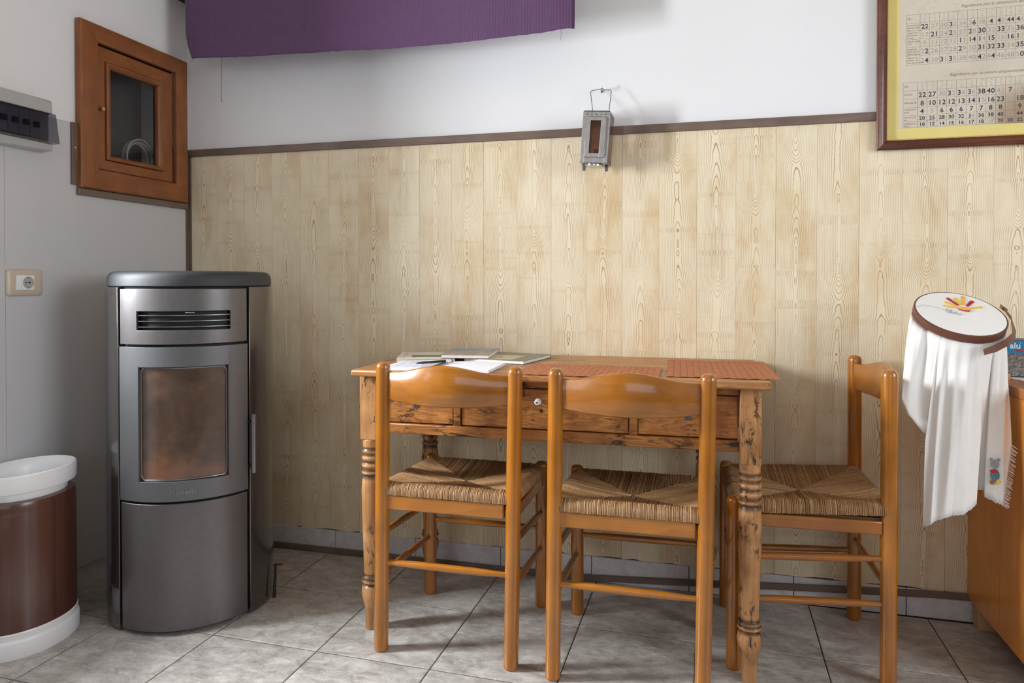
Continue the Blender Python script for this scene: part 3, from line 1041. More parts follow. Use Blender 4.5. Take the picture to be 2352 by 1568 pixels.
for k, (p, q) in enumerate(((xl, d1 - 0.0105), (d1 + 0.0105, d2 - 0.0105), (d2 + 0.0105, xr))):
    D = bx('drawer', p + 0.003, q - 0.003, fy + 0.009, fy + 0.20, 0.635, 0.749, 'drawer_pine', TA, 0.002)
    kx = (p + q) / 2 if k != 1 else 0.556
    if k == 1:
        MB().lathe([(0.004, 0), (0.0045, 0.008), (0.0075, 0.010), (0.0095, 0.013), (0.0095, 0.018), (0.006, 0.0205), (0.0075, 0.023), (0.0085, 0.028), (0.0065, 0.0315)], 18, (kx, fy + 0.009, 0.716), Matrix.Rotation(PI / 2, 3, 'X')).build('knob', 'white_plastic', D)
        MB().lathe([(0.003, 0.0315), (0.003, 0.0322)], 12, (kx, fy + 0.009, 0.716), Matrix.Rotation(PI / 2, 3, 'X')).build('knob_screw', 'tin_dark', D)
        MB().lathe([(0.0045, -0.0005), (0.0045, 0.0008), (0.003, 0.0008), (0.0026, -0.0002)], 16, (kx + 0.006, fy + 0.0088, 0.688), Matrix.Rotation(PI / 2, 3, 'X')).build('keyhole', 'black_hole', D)
    else:
        MB().lathe([(0.011, -0.0005), (0.011, 0.0015), (0.008, 0.003), (0.004, 0.003), (0.0035, 0.0008)], 16, (kx, fy + 0.0088, 0.690), Matrix.Rotation(PI / 2, 3, 'X')).build('keyhole_plate', 'tin_dark', D)
yl, yr_ = 0.075 + HB, TD - 0.070 - HB
bx('side_apron', 0.020, 0.042, yl + 0.0005, yr_ - 0.0005, 0.602, TZ - 0.0205, 'table_pine_top', TA, 0.002)
bx('side_apron', TW - 0.060, TW - 0.038, yl + 0.0005, yr_ - 0.0005, 0.602, TZ - 0.0205, 'table_pine_top', TA, 0.002)
bx('back_apron', 0.098, TW - 0.186, TD - 0.085, TD - 0.060, 0.602, TZ - 0.0205, 'table_pine_x', TA, 0.002)


# ------------------------------------------------------------------ chairs
def post(mb, x0, y0, x1, y1, z1, r=0.0205):
    """round chair post from the floor, domed at the top"""
    prof = [(r - 0.003, 0.0), (r - 0.0005, 0.003), (r, 0.008), (r, z1 - 0.017), (r * 0.97, z1 - 0.011), (r * 0.86, z1 - 0.0055), (r * 0.62, z1 - 0.0015), (r * 0.30, z1), (0.0008, z1 + 0.0002)]
    n = 22
    rs_ = []
    for rr, z in prof:
        t = z / z1
        rs_.append([(x0 + (x1 - x0) * t + rr * math.cos(2 * PI * i / n), y0 + (y1 - y0) * t + rr * math.sin(2 * PI * i / n), z) for i in range(n)])
    mb.rings(rs_)


def make_chair():
    c = thing('rush_seat_chair', '', 'chair', group='rush seat chairs at the table')
    W = 0.193
    sx = 0.010
    for (x, y, dx, z1, nm) in ((-W, -W, sx - 0.002, 0.828, 'post'), (W, -W, sx + 0.002, 0.826, 'post'), (-W, W, 0, 0.474, 'leg'), (W, W, 0, 0.474, 'leg')):
        m = MB()
        post(m, x, y, x + dx, y, z1)
        m.build('back_post' if nm == 'post' else 'leg', 'chair_wood_z', c, smooth=50)
    # bent top slat
    N = 24
    rs_ = []
    for i in range(N + 1):
        t = i / N
        x = -W + 0.014 + sx + (2 * W - 0.028) * t
        s_ = math.sin(PI * t)
        hump = (0.5 - 0.5 * math.cos(2 * PI * min(max((t - 0.03) / 0.94, 0), 1)))
        zt = 0.8025 + 0.0245 * hump
        zb = 0.7215 - 0.008 * s_
        y = -W - 0.040 * s_
        th = 0.0075
        rs_.append([(x, y - th, zb + 0.003), (x, y - th + 0.003, zb), (x, y + th - 0.003, zb), (x, y + th, zb + 0.003), (x, y + th, zt - 0.004), (x, y + th - 0.004, zt), (x, y - th + 0.004, zt), (x, y - th, zt - 0.004)])
    MB().rings(rs_).build('back_slat', 'chair_wood_x', c, smooth=50)
    # seat rails
    iw = W - 0.018
    bx('seat_rail', -iw, iw, -W - 0.010, -W + 0.010, 0.409, 0.453, 'chair_wood_x', c, 0.004)
    bx('seat_rail', -iw, iw, W - 0.010, W + 0.010, 0.398, 0.433, 'chair_wood_x', c, 0.004)
    for s in (-1, 1):
        bx('seat_rail', s * W - 0.010, s * W + 0.010, -iw, iw, 0.398, 0.434, 'chair_wood_y', c, 0.004)

    def rung(p, q, r0=0.0078, r1=0.0105, mt='chair_wood_x'):
        pts_ = [Vector(p).lerp(Vector(q), t) for t in (0, 0.06, 0.25, 0.5, 0.75, 0.94, 1)]
        MB().tube(pts_, [r0, r0, (r0 + r1) / 2 + 0.001, r1, (r0 + r1) / 2 + 0.001, r0, r0], 14).build('rung', mt, c, smooth=60)
    rung((-W + 0.012, -W, 0.255), (W - 0.012, -W, 0.255))
    rung((-W + 0.012, W, 0.253), (W - 0.012, W, 0.256))
    for s in (-1, 1):
        rung((s * W, -W + 0.012, 0.335), (s * W, W - 0.012, 0.312), mt='chair_wood_y')
        rung((s * W, -W + 0.012, 0.216), (s * W, W - 0.012, 0.196), mt='chair_wood_y')
    # rush seat: four fields of cords meeting along the diagonals
    m = MB()
    tone = []
    S = W + 0.011
    pitch = 0.0043
    nn = int(2 * S / pitch)

    def top(d):
        # height at distance d from the rail towards the centre
        return 0.478 + 0.006 * math.exp(-((d - 0.02) / 0.02) ** 2) - 0.022 * min(1, max(0, d - 0.02) / 0.17) ** 1.1
    for side in range(4):
        M = Matrix.Rotation(side * PI / 2, 3, 'Z')
        for i in range(nn):
            u = -S + (i + 0.5) * 2 * S / nn
            if abs(u) > S - 0.0215:
                dep = 0.0215 if abs(u) < S - 0.004 else 0.0
            if abs(u) > S - 0.018:
                continue
            lim = S - abs(u)
            jx = random.uniform(-0.0006, 0.0006)
            jz = random.uniform(-0.0009, 0.0009)
            ds = [-0.001, -0.001, 0.002, 0.008, 0.018] + [0.018 + (lim - 0.018) * q / 3 for q in (1, 2, 3)]
            hz = [0.452, 0.462, 0.472, 0.479] + [None] * 4
            hw = pitch * 0.53
            sec = []
            for k, d in enumerate(ds):
                z = hz[k] if hz[k] is not None else top(d)
                z += jz - 0.020 * ((M @ Vector((u, -S + d, 0))).y / S + 1) / 2
                rise = 0.0023
                nx = (0.0, -1.0, 0.0) if k < 2 else ((0, -0.6, 0.8) if k == 2 else (0, 0, 1))
                y = -S + d
                w_ = random.uniform(-0.0004, 0.0004)
                sec.append([Vector((u - hw + jx + w_, y, z)), Vector((u - hw * 0.5 + jx + w_, y + nx[1] * rise * 0.8, z + nx[2] * rise * 0.8)),
                            Vector((u + jx + w_, y + nx[1] * rise, z + nx[2] * rise)), Vector((u + hw * 0.5 + jx + w_, y + nx[1] * rise * 0.8, z + nx[2] * rise * 0.8)), Vector((u + hw + jx + w_, y, z))])
            sec = [[M @ p for p in r_] for r_ in sec]
            tone += [min(1, max(0, random.gauss(0.5, 0.13)))] * (len(sec) * 5)
            m.rings(sec, False, False, closed=False)
    # underside padding that closes the seat
    m.box(-S + 0.016, S - 0.016, -S + 0.016, S - 0.016, 0.430, 0.4385)
    tone += [0.3] * 8
    o = m.build('rush_seat', 'rush', c, smooth=80)
    at = o.data.attributes.new('tone', 'FLOAT', 'POINT')
    at.data.foreach_set('value', tone)
    return c


ch = make_chair()
ch['label'] = 'honey brown rush seat chair at the left of the table, in front of the notebook'
ch.location = (1.349, -0.431, 0)
c2 = copy_tree(ch)
c2['label'] = 'honey brown rush seat chair in the middle, tucked under the table before the placemats'
c2.location = (1.855, -0.449, 0)
c3 = copy_tree(ch)
c3['label'] = 'honey brown rush seat chair turned sideways at the right end of the table'
c3.location = (2.319, -0.268, 0)
c3.rotation_euler = (0, 0, R(91.3))

# ------------------------------------------------------------------ things on the table
TZ_ = TZ + 0.0005


def book(name, label, cat, loc, rz, w, d, h, cover, page='page_edge', lean=0):
    b = thing(name, label, cat, loc, rz)
    bx('pages', 0.002, w - 0.002, 0.002, d - 0.002, 0.0012, h - 0.0012, page, b)
    bx('cover', 0, w, 0, d, h - 0.0012, h, cover, b)
    bx('back_cover', 0, w, 0, d, 0, 0.0012, cover, b)
    bx('spine', 0, w, d - 0.002, d, 0.0012, h - 0.0012, cover, b)
    return b


cb = book('cream_book', 'cream covered book with a dark photo strip at the left of the table', 'book', (1.092, -0.375, TZ_), R(19), 0.19, 0.225, 0.010, 'paper_cream')
bx('cover_photo', 0.045, 0.185, 0.055, 0.115, 0.0101, 0.0104, 'print_dark', cb)
bx('cover_line', 0.022, 0.023, 0.012, 0.21, 0.0101, 0.0103, 'ink_dark', cb)
mg = book('olive_magazine', 'olive grey magazine with a pale photo lying right of the notebook', 'magazine', (1.294, -0.297, TZ_), R(-10.5), 0.215, 0.225, 0.011, 'print_olive')
bx('cover_photo', 0.035, 0.165, 0.018, 0.14, 0.0111, 0.0114, 'print_sand', mg)
bl = book('photo_book', 'paperback with grey landscape photo and blue sky lying on top of two books', 'book', (1.226, -0.325, TZ_ + 0.0113), R(8), 0.158, 0.225, 0.012, 'print_grey')
bx('sky_print', 0.001, 0.157, 0.178, 0.224, 0.0121, 0.0123, 'print_sky', bl)
# open spiral notebook
NB = thing('spiral_notebook', 'open white spiral notebook with handwriting in front of the books', 'notebook', (1.122, -0.572, TZ_), R(1.5))


def leaf(x0, x1, d, h0, h1, curl, name, mat):
    n = 10
    rs_ = []
    for i in range(n + 1):
        t = i / n
        x = x0 + (x1 - x0) * t
        z = h0 + (h1 - h0) * t + curl * math.sin(PI * t) * (1 - t)
        rs_.append([(x, 0, 0.0002), (x, d, 0.0002), (x, d, z), (x, 0, z)])
    return MB().rings(rs_).build(name, mat, NB, smooth=30)


leaf(0.172, 0.338, 0.200, 0.007, 0.008, 0.003, 'page_block', 'paper_white')
leaf(0.162, 0.000, 0.200, 0.004, 0.005, 0.007, 'page_block', 'paper_white')
ml = MB()
random.seed(3)
for k in range(12):
    y = 0.012 + 0.0152 * k
    for s_ in range(7):
        t0 = 0.06 + 0.125 * s_
        t1 = t0 + random.uniform(0.07, 0.118)
        P = []
        for t in (t0, (t0 + t1) / 2, t1):
            x = 0.162 * (1 - t)
            z = 0.004 + 0.001 * t + 0.007 * math.sin(PI * t) * (1 - t) + 0.0004
            P.append((x, z))
        ml.rings([[(x, y, z), (x, y + 0.0035, z)] for x, z in P], False, False, closed=False)
ml.build('handwriting', 'ink_blue', NB, smooth=0)
ms = MB()
for k in range(22):
    y = 0.012 + 0.0082 * k
    ms.tube([(0.167 + 0.0075 * math.cos(a), y, 0.0075 + 0.0068 * math.sin(a)) for a in [2 * PI * q / 12 for q in range(12)]], 0.0007, 6, closed=True)
ms.build('spiral', 'stove_black', NB)
PN = thing('ballpoint_pen', 'black ballpoint pen with white cap end lying on the notebook', 'pen', (1.262, -0.480, TZ_ + 0.0170), R(50))
MB().tube([(-0.060, 0, 0.0), (-0.052, 0, 0.0), (-0.035, 0, 0), (0.04, 0, 0.0), (0.041, 0, 0.0)], [0.0006, 0.0025, 0.0038, 0.0038, 0.0034], 12).build('barrel', 'pen_black', PN)
MB().tube([(0.0412, 0, 0), (0.045, 0, 0), (0.058, 0, 0.0), (0.060, 0, 0.0)], [0.0038, 0.0046, 0.0046, 0.003], 12).build('cap', 'paper_white', PN)


def placemat(label, loc, rz, w, d, nx, ny):
    P = thing('woven_placemat', label, 'placemat', loc, rz, 'woven placemats')
    th = 0.0011
    px, py = w / nx, d / ny

    def strip(length, width, cells, phase):
        rs_ = []
        n = cells * 4
        for i in range(n + 1):
            t = i / n
            a = t * cells * PI + phase
            z = 0.0019 + 0.0011 * math.sin(a)
            L = t * length
            rs_.append([(L, 0, z - th / 2), (L, width, z - th / 2), (L, width, z + th / 2), (L, 0, z + th / 2)])
        return MB().rings(rs_)
    meshes = {}
    for k in range(ny):
        key = ('x', k % 2)
        m = strip(w, py * 0.84, nx, PI * (k % 2))
        if key in meshes:
            o = bpy.data.objects.new('strip', meshes[key])
            COL.objects.link(o)
            o.parent = P
        else:
            o = m.build('strip', 'terracotta', P, smooth=60)
            meshes[key] = o.data
        o.location = (random.uniform(-0.002, 0.002), k * py, 0)
    for k in range(nx):
        key = ('y', k % 2)
        m = strip(d, px * 0.86, ny, PI * ((k + 1) % 2))
        if key in meshes:
            o = bpy.data.objects.new('strip', meshes[key])
            COL.objects.link(o)
            o.parent = P
        else:
            o = m.build('strip', 'terracotta', P, smooth=60)
            meshes[key] = o.data
        o.rotation_euler = (0, 0, PI / 2)
        o.location = ((k + 1) * px, random.uniform(-0.002, 0.002), 0)
    return P


placemat('terracotta woven placemat in the middle of the table behind the middle chair', (1.538, -0.572, TZ_), R(1.0), 0.395, 0.245, 22, 14)
placemat('terracotta woven placemat overhanging the right end of the table', (1.950, -0.512, TZ_), R(1.6), 0.296, 0.412, 16, 22)

# ------------------------------------------------------------------ lantern hanging on the wall
HK = thing('screw_hook', 'small steel screw hook in the white wall above the lantern', 'hook', (1.704, 0.0079, 1.722))
MB().tube([(0, 0.0, 0), (0, -0.022, 0), (0, -0.030, -0.004), (0, -0.034, 0.002), (0, -0.034, 0.010)], 0.0016, 8).build('shank', 'chrome', HK)
MB().lathe([(0.001, 0.0005), (0.006, 0.0005), (0.0062, 0.0016), (0.004, 0.0022), (0.002, 0.0022)], 16, (0, 0, 0), Matrix.Rotation(PI / 2, 3, 'X')).build('washer', 'chrome', HK)
LN = thing('tin_lantern', 'grey tin folding lantern with glass door hanging on the wall from a wire bail', 'lantern', (1.690, -0.066, 1.452))
LN.rotation_euler = (0, R(4.2), 0)
w2, d2_, hL = 0.046, 0.047, 0.172
z0 = 0.004
fr = MB()
# front sheet with door opening
for s in (-1, 1):
    fr.box(s * w2 - (0.012 if s > 0 else 0), s * w2 + (0.012 if s < 0 else 0), -d2_, -d2_ + 0.002, z0, hL)
fr.box(-w2 + 0.012, w2 - 0.012, -d2_, -d2_ + 0.002, hL - 0.016, hL)
fr.box(-w2 + 0.012, w2 - 0.012, -d2_, -d2_ + 0.002, z0, z0 + 0.016)
fr.build('front_sheet', 'tin', LN, 0.0005)
for k in range(5):
    MB().lathe([(0.0019, 0.0), (0.0019, 0.0004)], 10, (-0.032 + 0.0155 * k, -d2_, hL - 0.0085), Matrix.Rotation(PI / 2, 3, 'X')).build('vent_hole', 'black_hole', LN)
ld = MB()
dx0, dx1, dz0, dz1 = -0.0335, 0.0335, 0.021, hL - 0.017
gx0, gx1, gz0, gz1 = -0.0185, 0.0165, 0.034, hL - 0.029
ld.box(dx0, gx0, -d2_ - 0.0022, -d2_ - 0.0002, dz0, dz1).box(gx1, dx1, -d2_ - 0.0022, -d2_ - 0.0002, dz0, dz1)
ld.box(gx0, gx1, -d2_ - 0.0022, -d2_ - 0.0002, dz0, gz0).box(gx0, gx1, -d2_ - 0.0022, -d2_ - 0.0002, gz1, dz1)
ld = ld.build('door', 'tin', LN, 0.0006)
bx('glass_pane', gx0 - 0.003, gx1 + 0.003, -d2_ + 0.0003, -d2_ + 0.0016, gz0 - 0.003, gz1 + 0.003, 'dusty_glass', ld)
MB().tube([(dx1 + 0.002, -d2_ - 0.002, dz0 + 0.004), (dx1 + 0.002, -d2_ - 0.002, dz1 - 0.004)], 0.0015, 8).build('hinge', 'tin_dark', ld)
bx('latch', dx0 - 0.006, dx0 + 0.003, -d2_ - 0.0034, -d2_ - 0.0023, 0.077, 0.086, 'tin', ld, 0.0004)
for s in (-1, 1):
    x0, x1 = (-w2, -w2 + 0.0015) if s < 0 else (w2 - 0.0015, w2)
    sd = MB().box(x0, x1, -d2_ + 0.0022, -d2_ + 0.014, z0, hL).box(x0, x1, d2_ - 0.012, d2_ - 0.002, z0, hL).box(x0, x1, -d2_ + 0.014, d2_ - 0.012, hL - 0.014, hL).box(x0, x1, -d2_ + 0.014, d2_ - 0.012, z0, z0 + 0.014)
    sd = sd.build('side_sheet', 'tin_dark', LN, 0.0004)
    bx('glass_pane', x0 + 0.0003, x1 - 0.0003, -d2_ + 0.0142, d2_ - 0.0122, z0 + 0.0142, hL - 0.0142, 'dusty_glass', sd)
bx('back_sheet', -w2, w2, d2_ - 0.0018, d2_, z0, hL, 'copper', LN, 0.0004)
MB().prism([(-w2, hL + 0.0002), (w2, hL + 0.0002), (w2 - 0.004, hL + 0.004), (-w2 + 0.004, hL + 0.004)], -d2_, d2_, 'xz').build('roof', 'tin_dark', LN, 0.0006)
bx('bottom_sheet', -w2, w2, -d2_ + 0.0005, d2_ - 0.002, z0 - 0.0018, z0 - 0.0003, 'tin', LN)
MB().lathe([(0.028, -0.011), (0.0305, -0.0095), (0.0305, -0.0045), (0.028, -0.0022), (0.020, -0.002)], 28, (-0.002, -0.014, z0)).build('burner_cap', 'chrome', LN)
MB().lathe([(0.014, 0.0), (0.014, 0.045), (0.010, 0.05)], 16, (0.0, 0.0, z0)).build('candle_tube', 'copper', LN)
for s in (-1, 1):
    MB().prism([(s * 0.032, z0 - 0.0019), (s * 0.045, z0 - 0.0019), (s * 0.043, z0 - 0.022), (s * 0.034, z0 - 0.022)], -0.002, 0.008, 'xz').build('foot', 'tin_dark', LN, 0.001)
# wire bail: from the roof back and up to the hook (hook in lantern space)
Mi = (Matrix.Translation(LN.location) @ LN.rotation_euler.to_matrix().to_4x4()).inverted()
hk = Mi @ Vector((1.704, -0.0245, 1.7215))
bw = MB().tube([(-0.022, 0.006, hL), (-0.022, 0.006, hL + 0.006), hk + Vector((-0.036, 0.0, -0.010)), hk + Vector((-0.033, 0, -0.006)), hk + Vector((-0.004, 0, 0.0)), hk + Vector((0.004, -0.001, 0.003)), hk + Vector((0.010, 0, -0.001)),
                hk + Vector((0.034, 0, -0.003)), hk + Vector((0.036, 0, -0.008)), (0.032, 0.006, hL + 0.006), (0.032, 0.006, hL)], 0.0011, 8)
bw.build('bail', 'wire', LN)

# ------------------------------------------------------------------ framed manuscript
PX0, PZ0, PW_, PH = 2.574, 1.470, 0.78, 0.66
PC = thing('framed_manuscript', 'framed aged handwritten table of numbers on yellow mount in red brown frame', 'picture', (PX0, 0.0, PZ0))
PC_I = 0.0285
yb = -0.0105
fs_ = [((0, 0), (PW_, 0), (PW_ - PC_I, PC_I), (PC_I, PC_I)), ((0, PH), (PW_, PH), (PW_ - PC_I, PH - PC_I), (PC_I, PH - PC_I)), ((0, 0), (0, PH), (PC_I, PH - PC_I), (PC_I, PC_I)), ((PW_, 0), (PW_, PH), (PW_ - PC_I, PH - PC_I), (PW_ - PC_I, PC_I))]
for a, b, c, d in fs_:
    sec = []
    for p, q in ((a, d), (b, c)):
        ring = [(p[0], yb, p[1])]
        for t, hh in ((0, -0.018), (0.12, -0.021), (0.22, -0.026), (0.42, -0.030), (0.60, -0.028), (0.80, -0.022), (0.999, -0.019)):
            ring.append((p[0] + (q[0] - p[0]) * t, hh, p[1] + (q[1] - p[1]) * t))
        ring.append((q[0], yb, q[1]))
        sec.append(ring)
    MB().rings(sec).build('frame_rail', 'picture_wood', PC, 0.0006, 25)
i0, i1 = PC_I, PC_I + 0.004
for (x0, x1, z0_, z1_) in ((i0, PW_ - i0, i0, i1), (i0, PW_ - i0, PH - i1, PH - i0), (i0, i1, i1, PH - i1), (PW_ - i1, PW_ - i0, i1, PH - i1)):
    bx('gilt_slip', x0 + 0.0002, x1 - 0.0002, -0.0175, yb, z0_ + 0.0002, z1_ - 0.0002, 'gilt', PC, 0.001)
bx('mount', i0 + 0.001, PW_ - i0 - 0.001, -0.0108, yb - 0.0001 + 0.002, i0 + 0.001, PH - i0 - 0.001, 'mat_board', PC)
SX, SZ = 0.0635, 0.066
mp = MB()
edge = []
for k in range(41):
    edge.append((SX + (PW_ - 2 * SX) * k / 40, SZ + random.uniform(-0.0006, 0.0006)))
for k in range(1, 31):
    edge.append((PW_ - SX + random.uniform(-0.0006, 0.0006), SZ + (PH - 2 * SZ) * k / 30))
for k in range(1, 41):
    edge.append((PW_ - SX - (PW_ - 2 * SX) * k / 40, PH - SZ))
for k in range(1, 30):
    edge.append((SX + 0.004 + random.uniform(-0.0006, 0.0006) - 0.004 * k / 30, PH - SZ - (PH - 2 * SZ) * k / 30))
mp.prism(edge, -0.0114, -0.0109, 'xz')
sheet = mp.build('manuscript', 'aged_paper', PC, smooth=0)
sheet.location = (0, 0, 0)
colsA = [2.6584, 2.697, 2.7234, 2.751, 2.7748, 2.8007, 2.827, 2.854, 2.8788, 2.9044, 2.9306, 2.955, 2.981, 3.007, 3.033, 3.059]
colsB = [2.6505, 2.6906, 2.7179, 2.7461, 2.7722, 2.7982, 2.8259, 2.8536, 2.8791, 2.9049, 2.9309, 2.9559, 2.982, 3.008, 3.034, 3.060]
rowsA = [1.8884, 1.8621, 1.8388, 1.8118, 1.7876, 1.7612, 1.7323]
rowsB = [1.678, 1.6525, 1.6266, 1.6002, 1.5762, 1.5565, 1.5379]
YI = -0.01165
ruled = MB()
for cols, rows in ((colsA, rowsA), (colsB, rowsB)):
    for x in cols:
        ruled.box(x - PX0 - 0.0003, x - PX0 + 0.0003, YI, YI + 0.0002, rows[-1] - PZ0, rows[0] - PZ0)
    for z in rows:
        ruled.box(cols[0] - PX0, cols[-1] - PX0, YI, YI + 0.0002, z - PZ0 - 0.0003, z - PZ0 + 0.0003)
dark, fade, brown = MB(), MB(), ruled
numsA = ['22 27 30 32 34 36 38 4 42 44 46', '17 21 24 25 27 28 30 32 33 35 36', '9 11 12 12 13 14 14 15 16 16 17', '22 26 27 28 29 30 31 32 33 34 35', '24 30 31 35 38 40 42 44 46 48 50']
fadeA = ['dd ff ff df ff fd ff d df dd df', 'ff dd ff df ff df dd ff dd ff dd', 'f ff ff ff df dd df dd ff dd df', 'fd ff ff ff df ff dd dd dd ff dd', 'fd ff df df ff ff df fd ff ff fd']
numsB = ['22 27 30 32 34 36 38 40 42 7 15', '8 10 12 12 13 14 15 16 23 15 18', '4 5 6 6 6 7 7 8 8 8 9', '20 25 28 30 32 34 36 38 40 42 44', '10 12 14 15 16 17 18 19 20 20 22']
fadeB = ['dd dd ff df df df dd dd ff d ff', 'd dd dd dd dd dd df dd dd ff dd', 'd f d d d d d d d f d', 'dd dd dd dd dd df dd dd dd ff dd', 'dd dd dd dd dd dd dd ff dd dd dd']
for nums, fd, cols, rows in ((numsA, fadeA, colsA, rowsA), (numsB, fadeB, colsB, rowsB)):
    for r_ in range(5):
        zb, zt = rows[r_ + 2] - PZ0, rows[r_ + 1] - PZ0
        hgt = min(zt - zb, 0.0255)
        for k, s_ in enumerate(nums[r_].split()):
            x = (cols[k + 1] + cols[k + 2]) / 2 - PX0
            fm = fd[r_].split()[k]
            for q, chx in enumerate(s_):
                dk = fm[min(q, len(fm) - 1)] == 'd'
                write(dark if dk else fade, chx, hgt * 0.82, x + (q - (len(s_) - 1) / 2) * hgt * 0.43, YI, zb + hgt * 0.20, 0.0, 0.0, 'CENTER', 0.00035 if dk else 0.0)
    for k in range(11):
        x = (cols[k + 1] + cols[k + 2]) / 2 - PX0
        for q, s_ in enumerate((str(1 + 2 * k if k else 3), 'a', str(3 + 2 * k))):
            write(fade, s_, 0.0075, x, YI, rows[0] - PZ0 - 0.0075 - 0.0080 * q, 0, 0.2, 'CENTER')
labA = [('Eta',), ('Circonferenza', 'ferenza della', 'vita'), ('Lunghezza', 'del tronco', 'in alto'), ('Altezza delle', 'collo'), ('Lunghezza', 'dello sterno', 'della schiena'), ('Altezza del', 'gomito sino', 'casa del braccio')]
labB = [('Eta',), ('Cuore',), ('Altezza di',), ('Larghezza di', 'spalle'), ('Apertura di', 'vita'), ('Larghezza di', 'fianco')]
for labs, cols, rows in ((labA, colsA, rowsA), (labB, colsB, rowsB)):
    for r_, ls in enumerate(labs):
        for q, s_ in enumerate(ls):
            sz = 0.0085 if len(ls) > 1 else 0.011
            write(brown, s_, sz * 0.82, cols[0] - PX0 + 0.0015, YI, rows[r_] - PZ0 - 0.0085 - 0.0078 * q - (0.006 if len(ls) == 1 else 0), 0, 0.45)
write(brown, 'Regolatore per le dimensioni delle', 0.0128, 2.808 - PX0, YI, 1.899 - PZ0, 0, 0.5)
write(brown, 'Regolatore per le misure proporzionate', 0.0128, 2.778 - PX0, YI, 1.691 - PZ0, 0, 0.5)
dark.build('dark_writing', 'ink_dark', sheet, smooth=0)
fade.build('faded_writing', 'ink_fade', sheet, smooth=0)
ruled.build('ruled_lines', 'ink_brown', sheet, smooth=0)
bx('glass_pane', i0 + 0.002, PW_ - i0 - 0.002, -0.0150, -0.0135, i0 + 0.002, PH - i0 - 0.002, 'clear_glass', PC)
for q in (0.12, 0.60):
    bx('hanger', q, q + 0.06, yb, 0.0078, PH - 0.03, PH - 0.01, 'tin_dark', PC)

# ------------------------------------------------------------------ shelf and purple cloth
SH = thing('wall_shelf', 'dark wooden shelf at the top of the back wall behind the purple cloth', 'shelf', (0, 0, 0))
bx('board', 0.0003, 1.62, -0.152, 0.0076, 2.188, 2.220, 'dark_beam', SH, 0.002)
for x in (0.25, 1.35):
    MB().prism([(0.0076, 2.1875), (-0.11, 2.1875), (0.0076, 2.08)], x, x + 0.022, 'yz').build('bracket', 'dark_beam', SH, 0.002)
bz = [(0.118, 1.913), (0.150, 1.911), (0.300, 1.905), (0.455, 1.898), (0.708, 1.889), (0.982, 1.881), (1.304, 1.880), (1.532, 1.887), (1.613, 1.894), (1.640, 1.891)]


def lerp_tab(tab, x):
    for (a, b), (c, d) in zip(tab, tab[1:]):
        if x <= c:
            return b + (d - b) * max(0, (x - a)) / (c - a)
    return tab[-1][1]


nx, nz = 120, 36
random.seed(11)
rows_ = []
for j in range(nz + 1):
    t = j / nz
    row = []
    for i in range(nx + 1):
        u = i / nx
        left = 0.118 + 0.010 * t + 0.022 * max(0, (t - 0.72) / 0.28) ** 1.5
        x = left + (1.634 - left) * u
        zb = lerp_tab(bz, x)
        z = 2.2215 + (zb - 2.2215) * t
        y = -0.158 - 0.0035 * math.sin(x * 9 + 1.3 * t) * t - 0.002 * math.sin(x * 23 - 4 * t) * t - 0.004 * max(0, (u - 0.965) / 0.035) * math.sin(6 * t)
        if j == nz:
            z += random.uniform(-0.0008, 0.0008)
        row.append((x, y, z))
    rows_.append(row)
m = MB()
vs_ = [p for r_ in rows_ for p in r_]
m.add(vs_, [(j * (nx + 1) + i, j * (nx + 1) + i + 1, (j + 1) * (nx + 1) + i + 1, (j + 1) * (nx + 1) + i) for j in range(nz) for i in range(nx)])
PCL = thing('purple_cloth', 'purple cotton cloth with frayed hem hanging from the shelf above the boarded wall', 'cloth', (0, 0, 0))
o = m.build('fabric', 'purple_cloth', PCL, smooth=180)
so_ = o.modifiers.new('thickness', 'SOLIDIFY')
so_.thickness = 0.0012
hang = MB().add([(0.12, -0.158, 2.2218), (1.634, -0.158, 2.2218), (1.634, -0.02, 2.2218), (0.12, -0.02, 2.2218), (0.12, -0.158, 2.2232), (1.634, -0.158, 2.2232), (1.634, -0.02, 2.2232), (0.12, -0.02, 2.2232)],
                [(0, 3, 2, 1), (4, 5, 6, 7), (0, 1, 5, 4), (1, 2, 6, 5), (2, 3, 7, 6), (3, 0, 4, 7)])
hang.build('folded_top', 'purple_cloth', PCL)
MB().tube([(0.281, -0.159, 1.908), (0.2815, -0.159, 1.83), (0.280, -0.159, 1.770), (0.2785, -0.159, 1.757), (0.282, -0.159, 1.745), (0.283, -0.159, 1.735)], 0.0008, 6).build('loose_thread', 'thread_purple', PCL)
MB().tube([(1.588, -0.159, 1.893), (1.590, -0.159, 1.878), (1.5875, -0.159, 1.856)], 0.0005, 6).build('loose_thread', 'thread_purple', PCL)
MB().tube([(0.146, -0.159, 1.913), (0.150, -0.160, 1.900), (0.158, -0.159, 1.911)], 0.0005, 6).build('loose_thread', 'thread_purple', PCL)

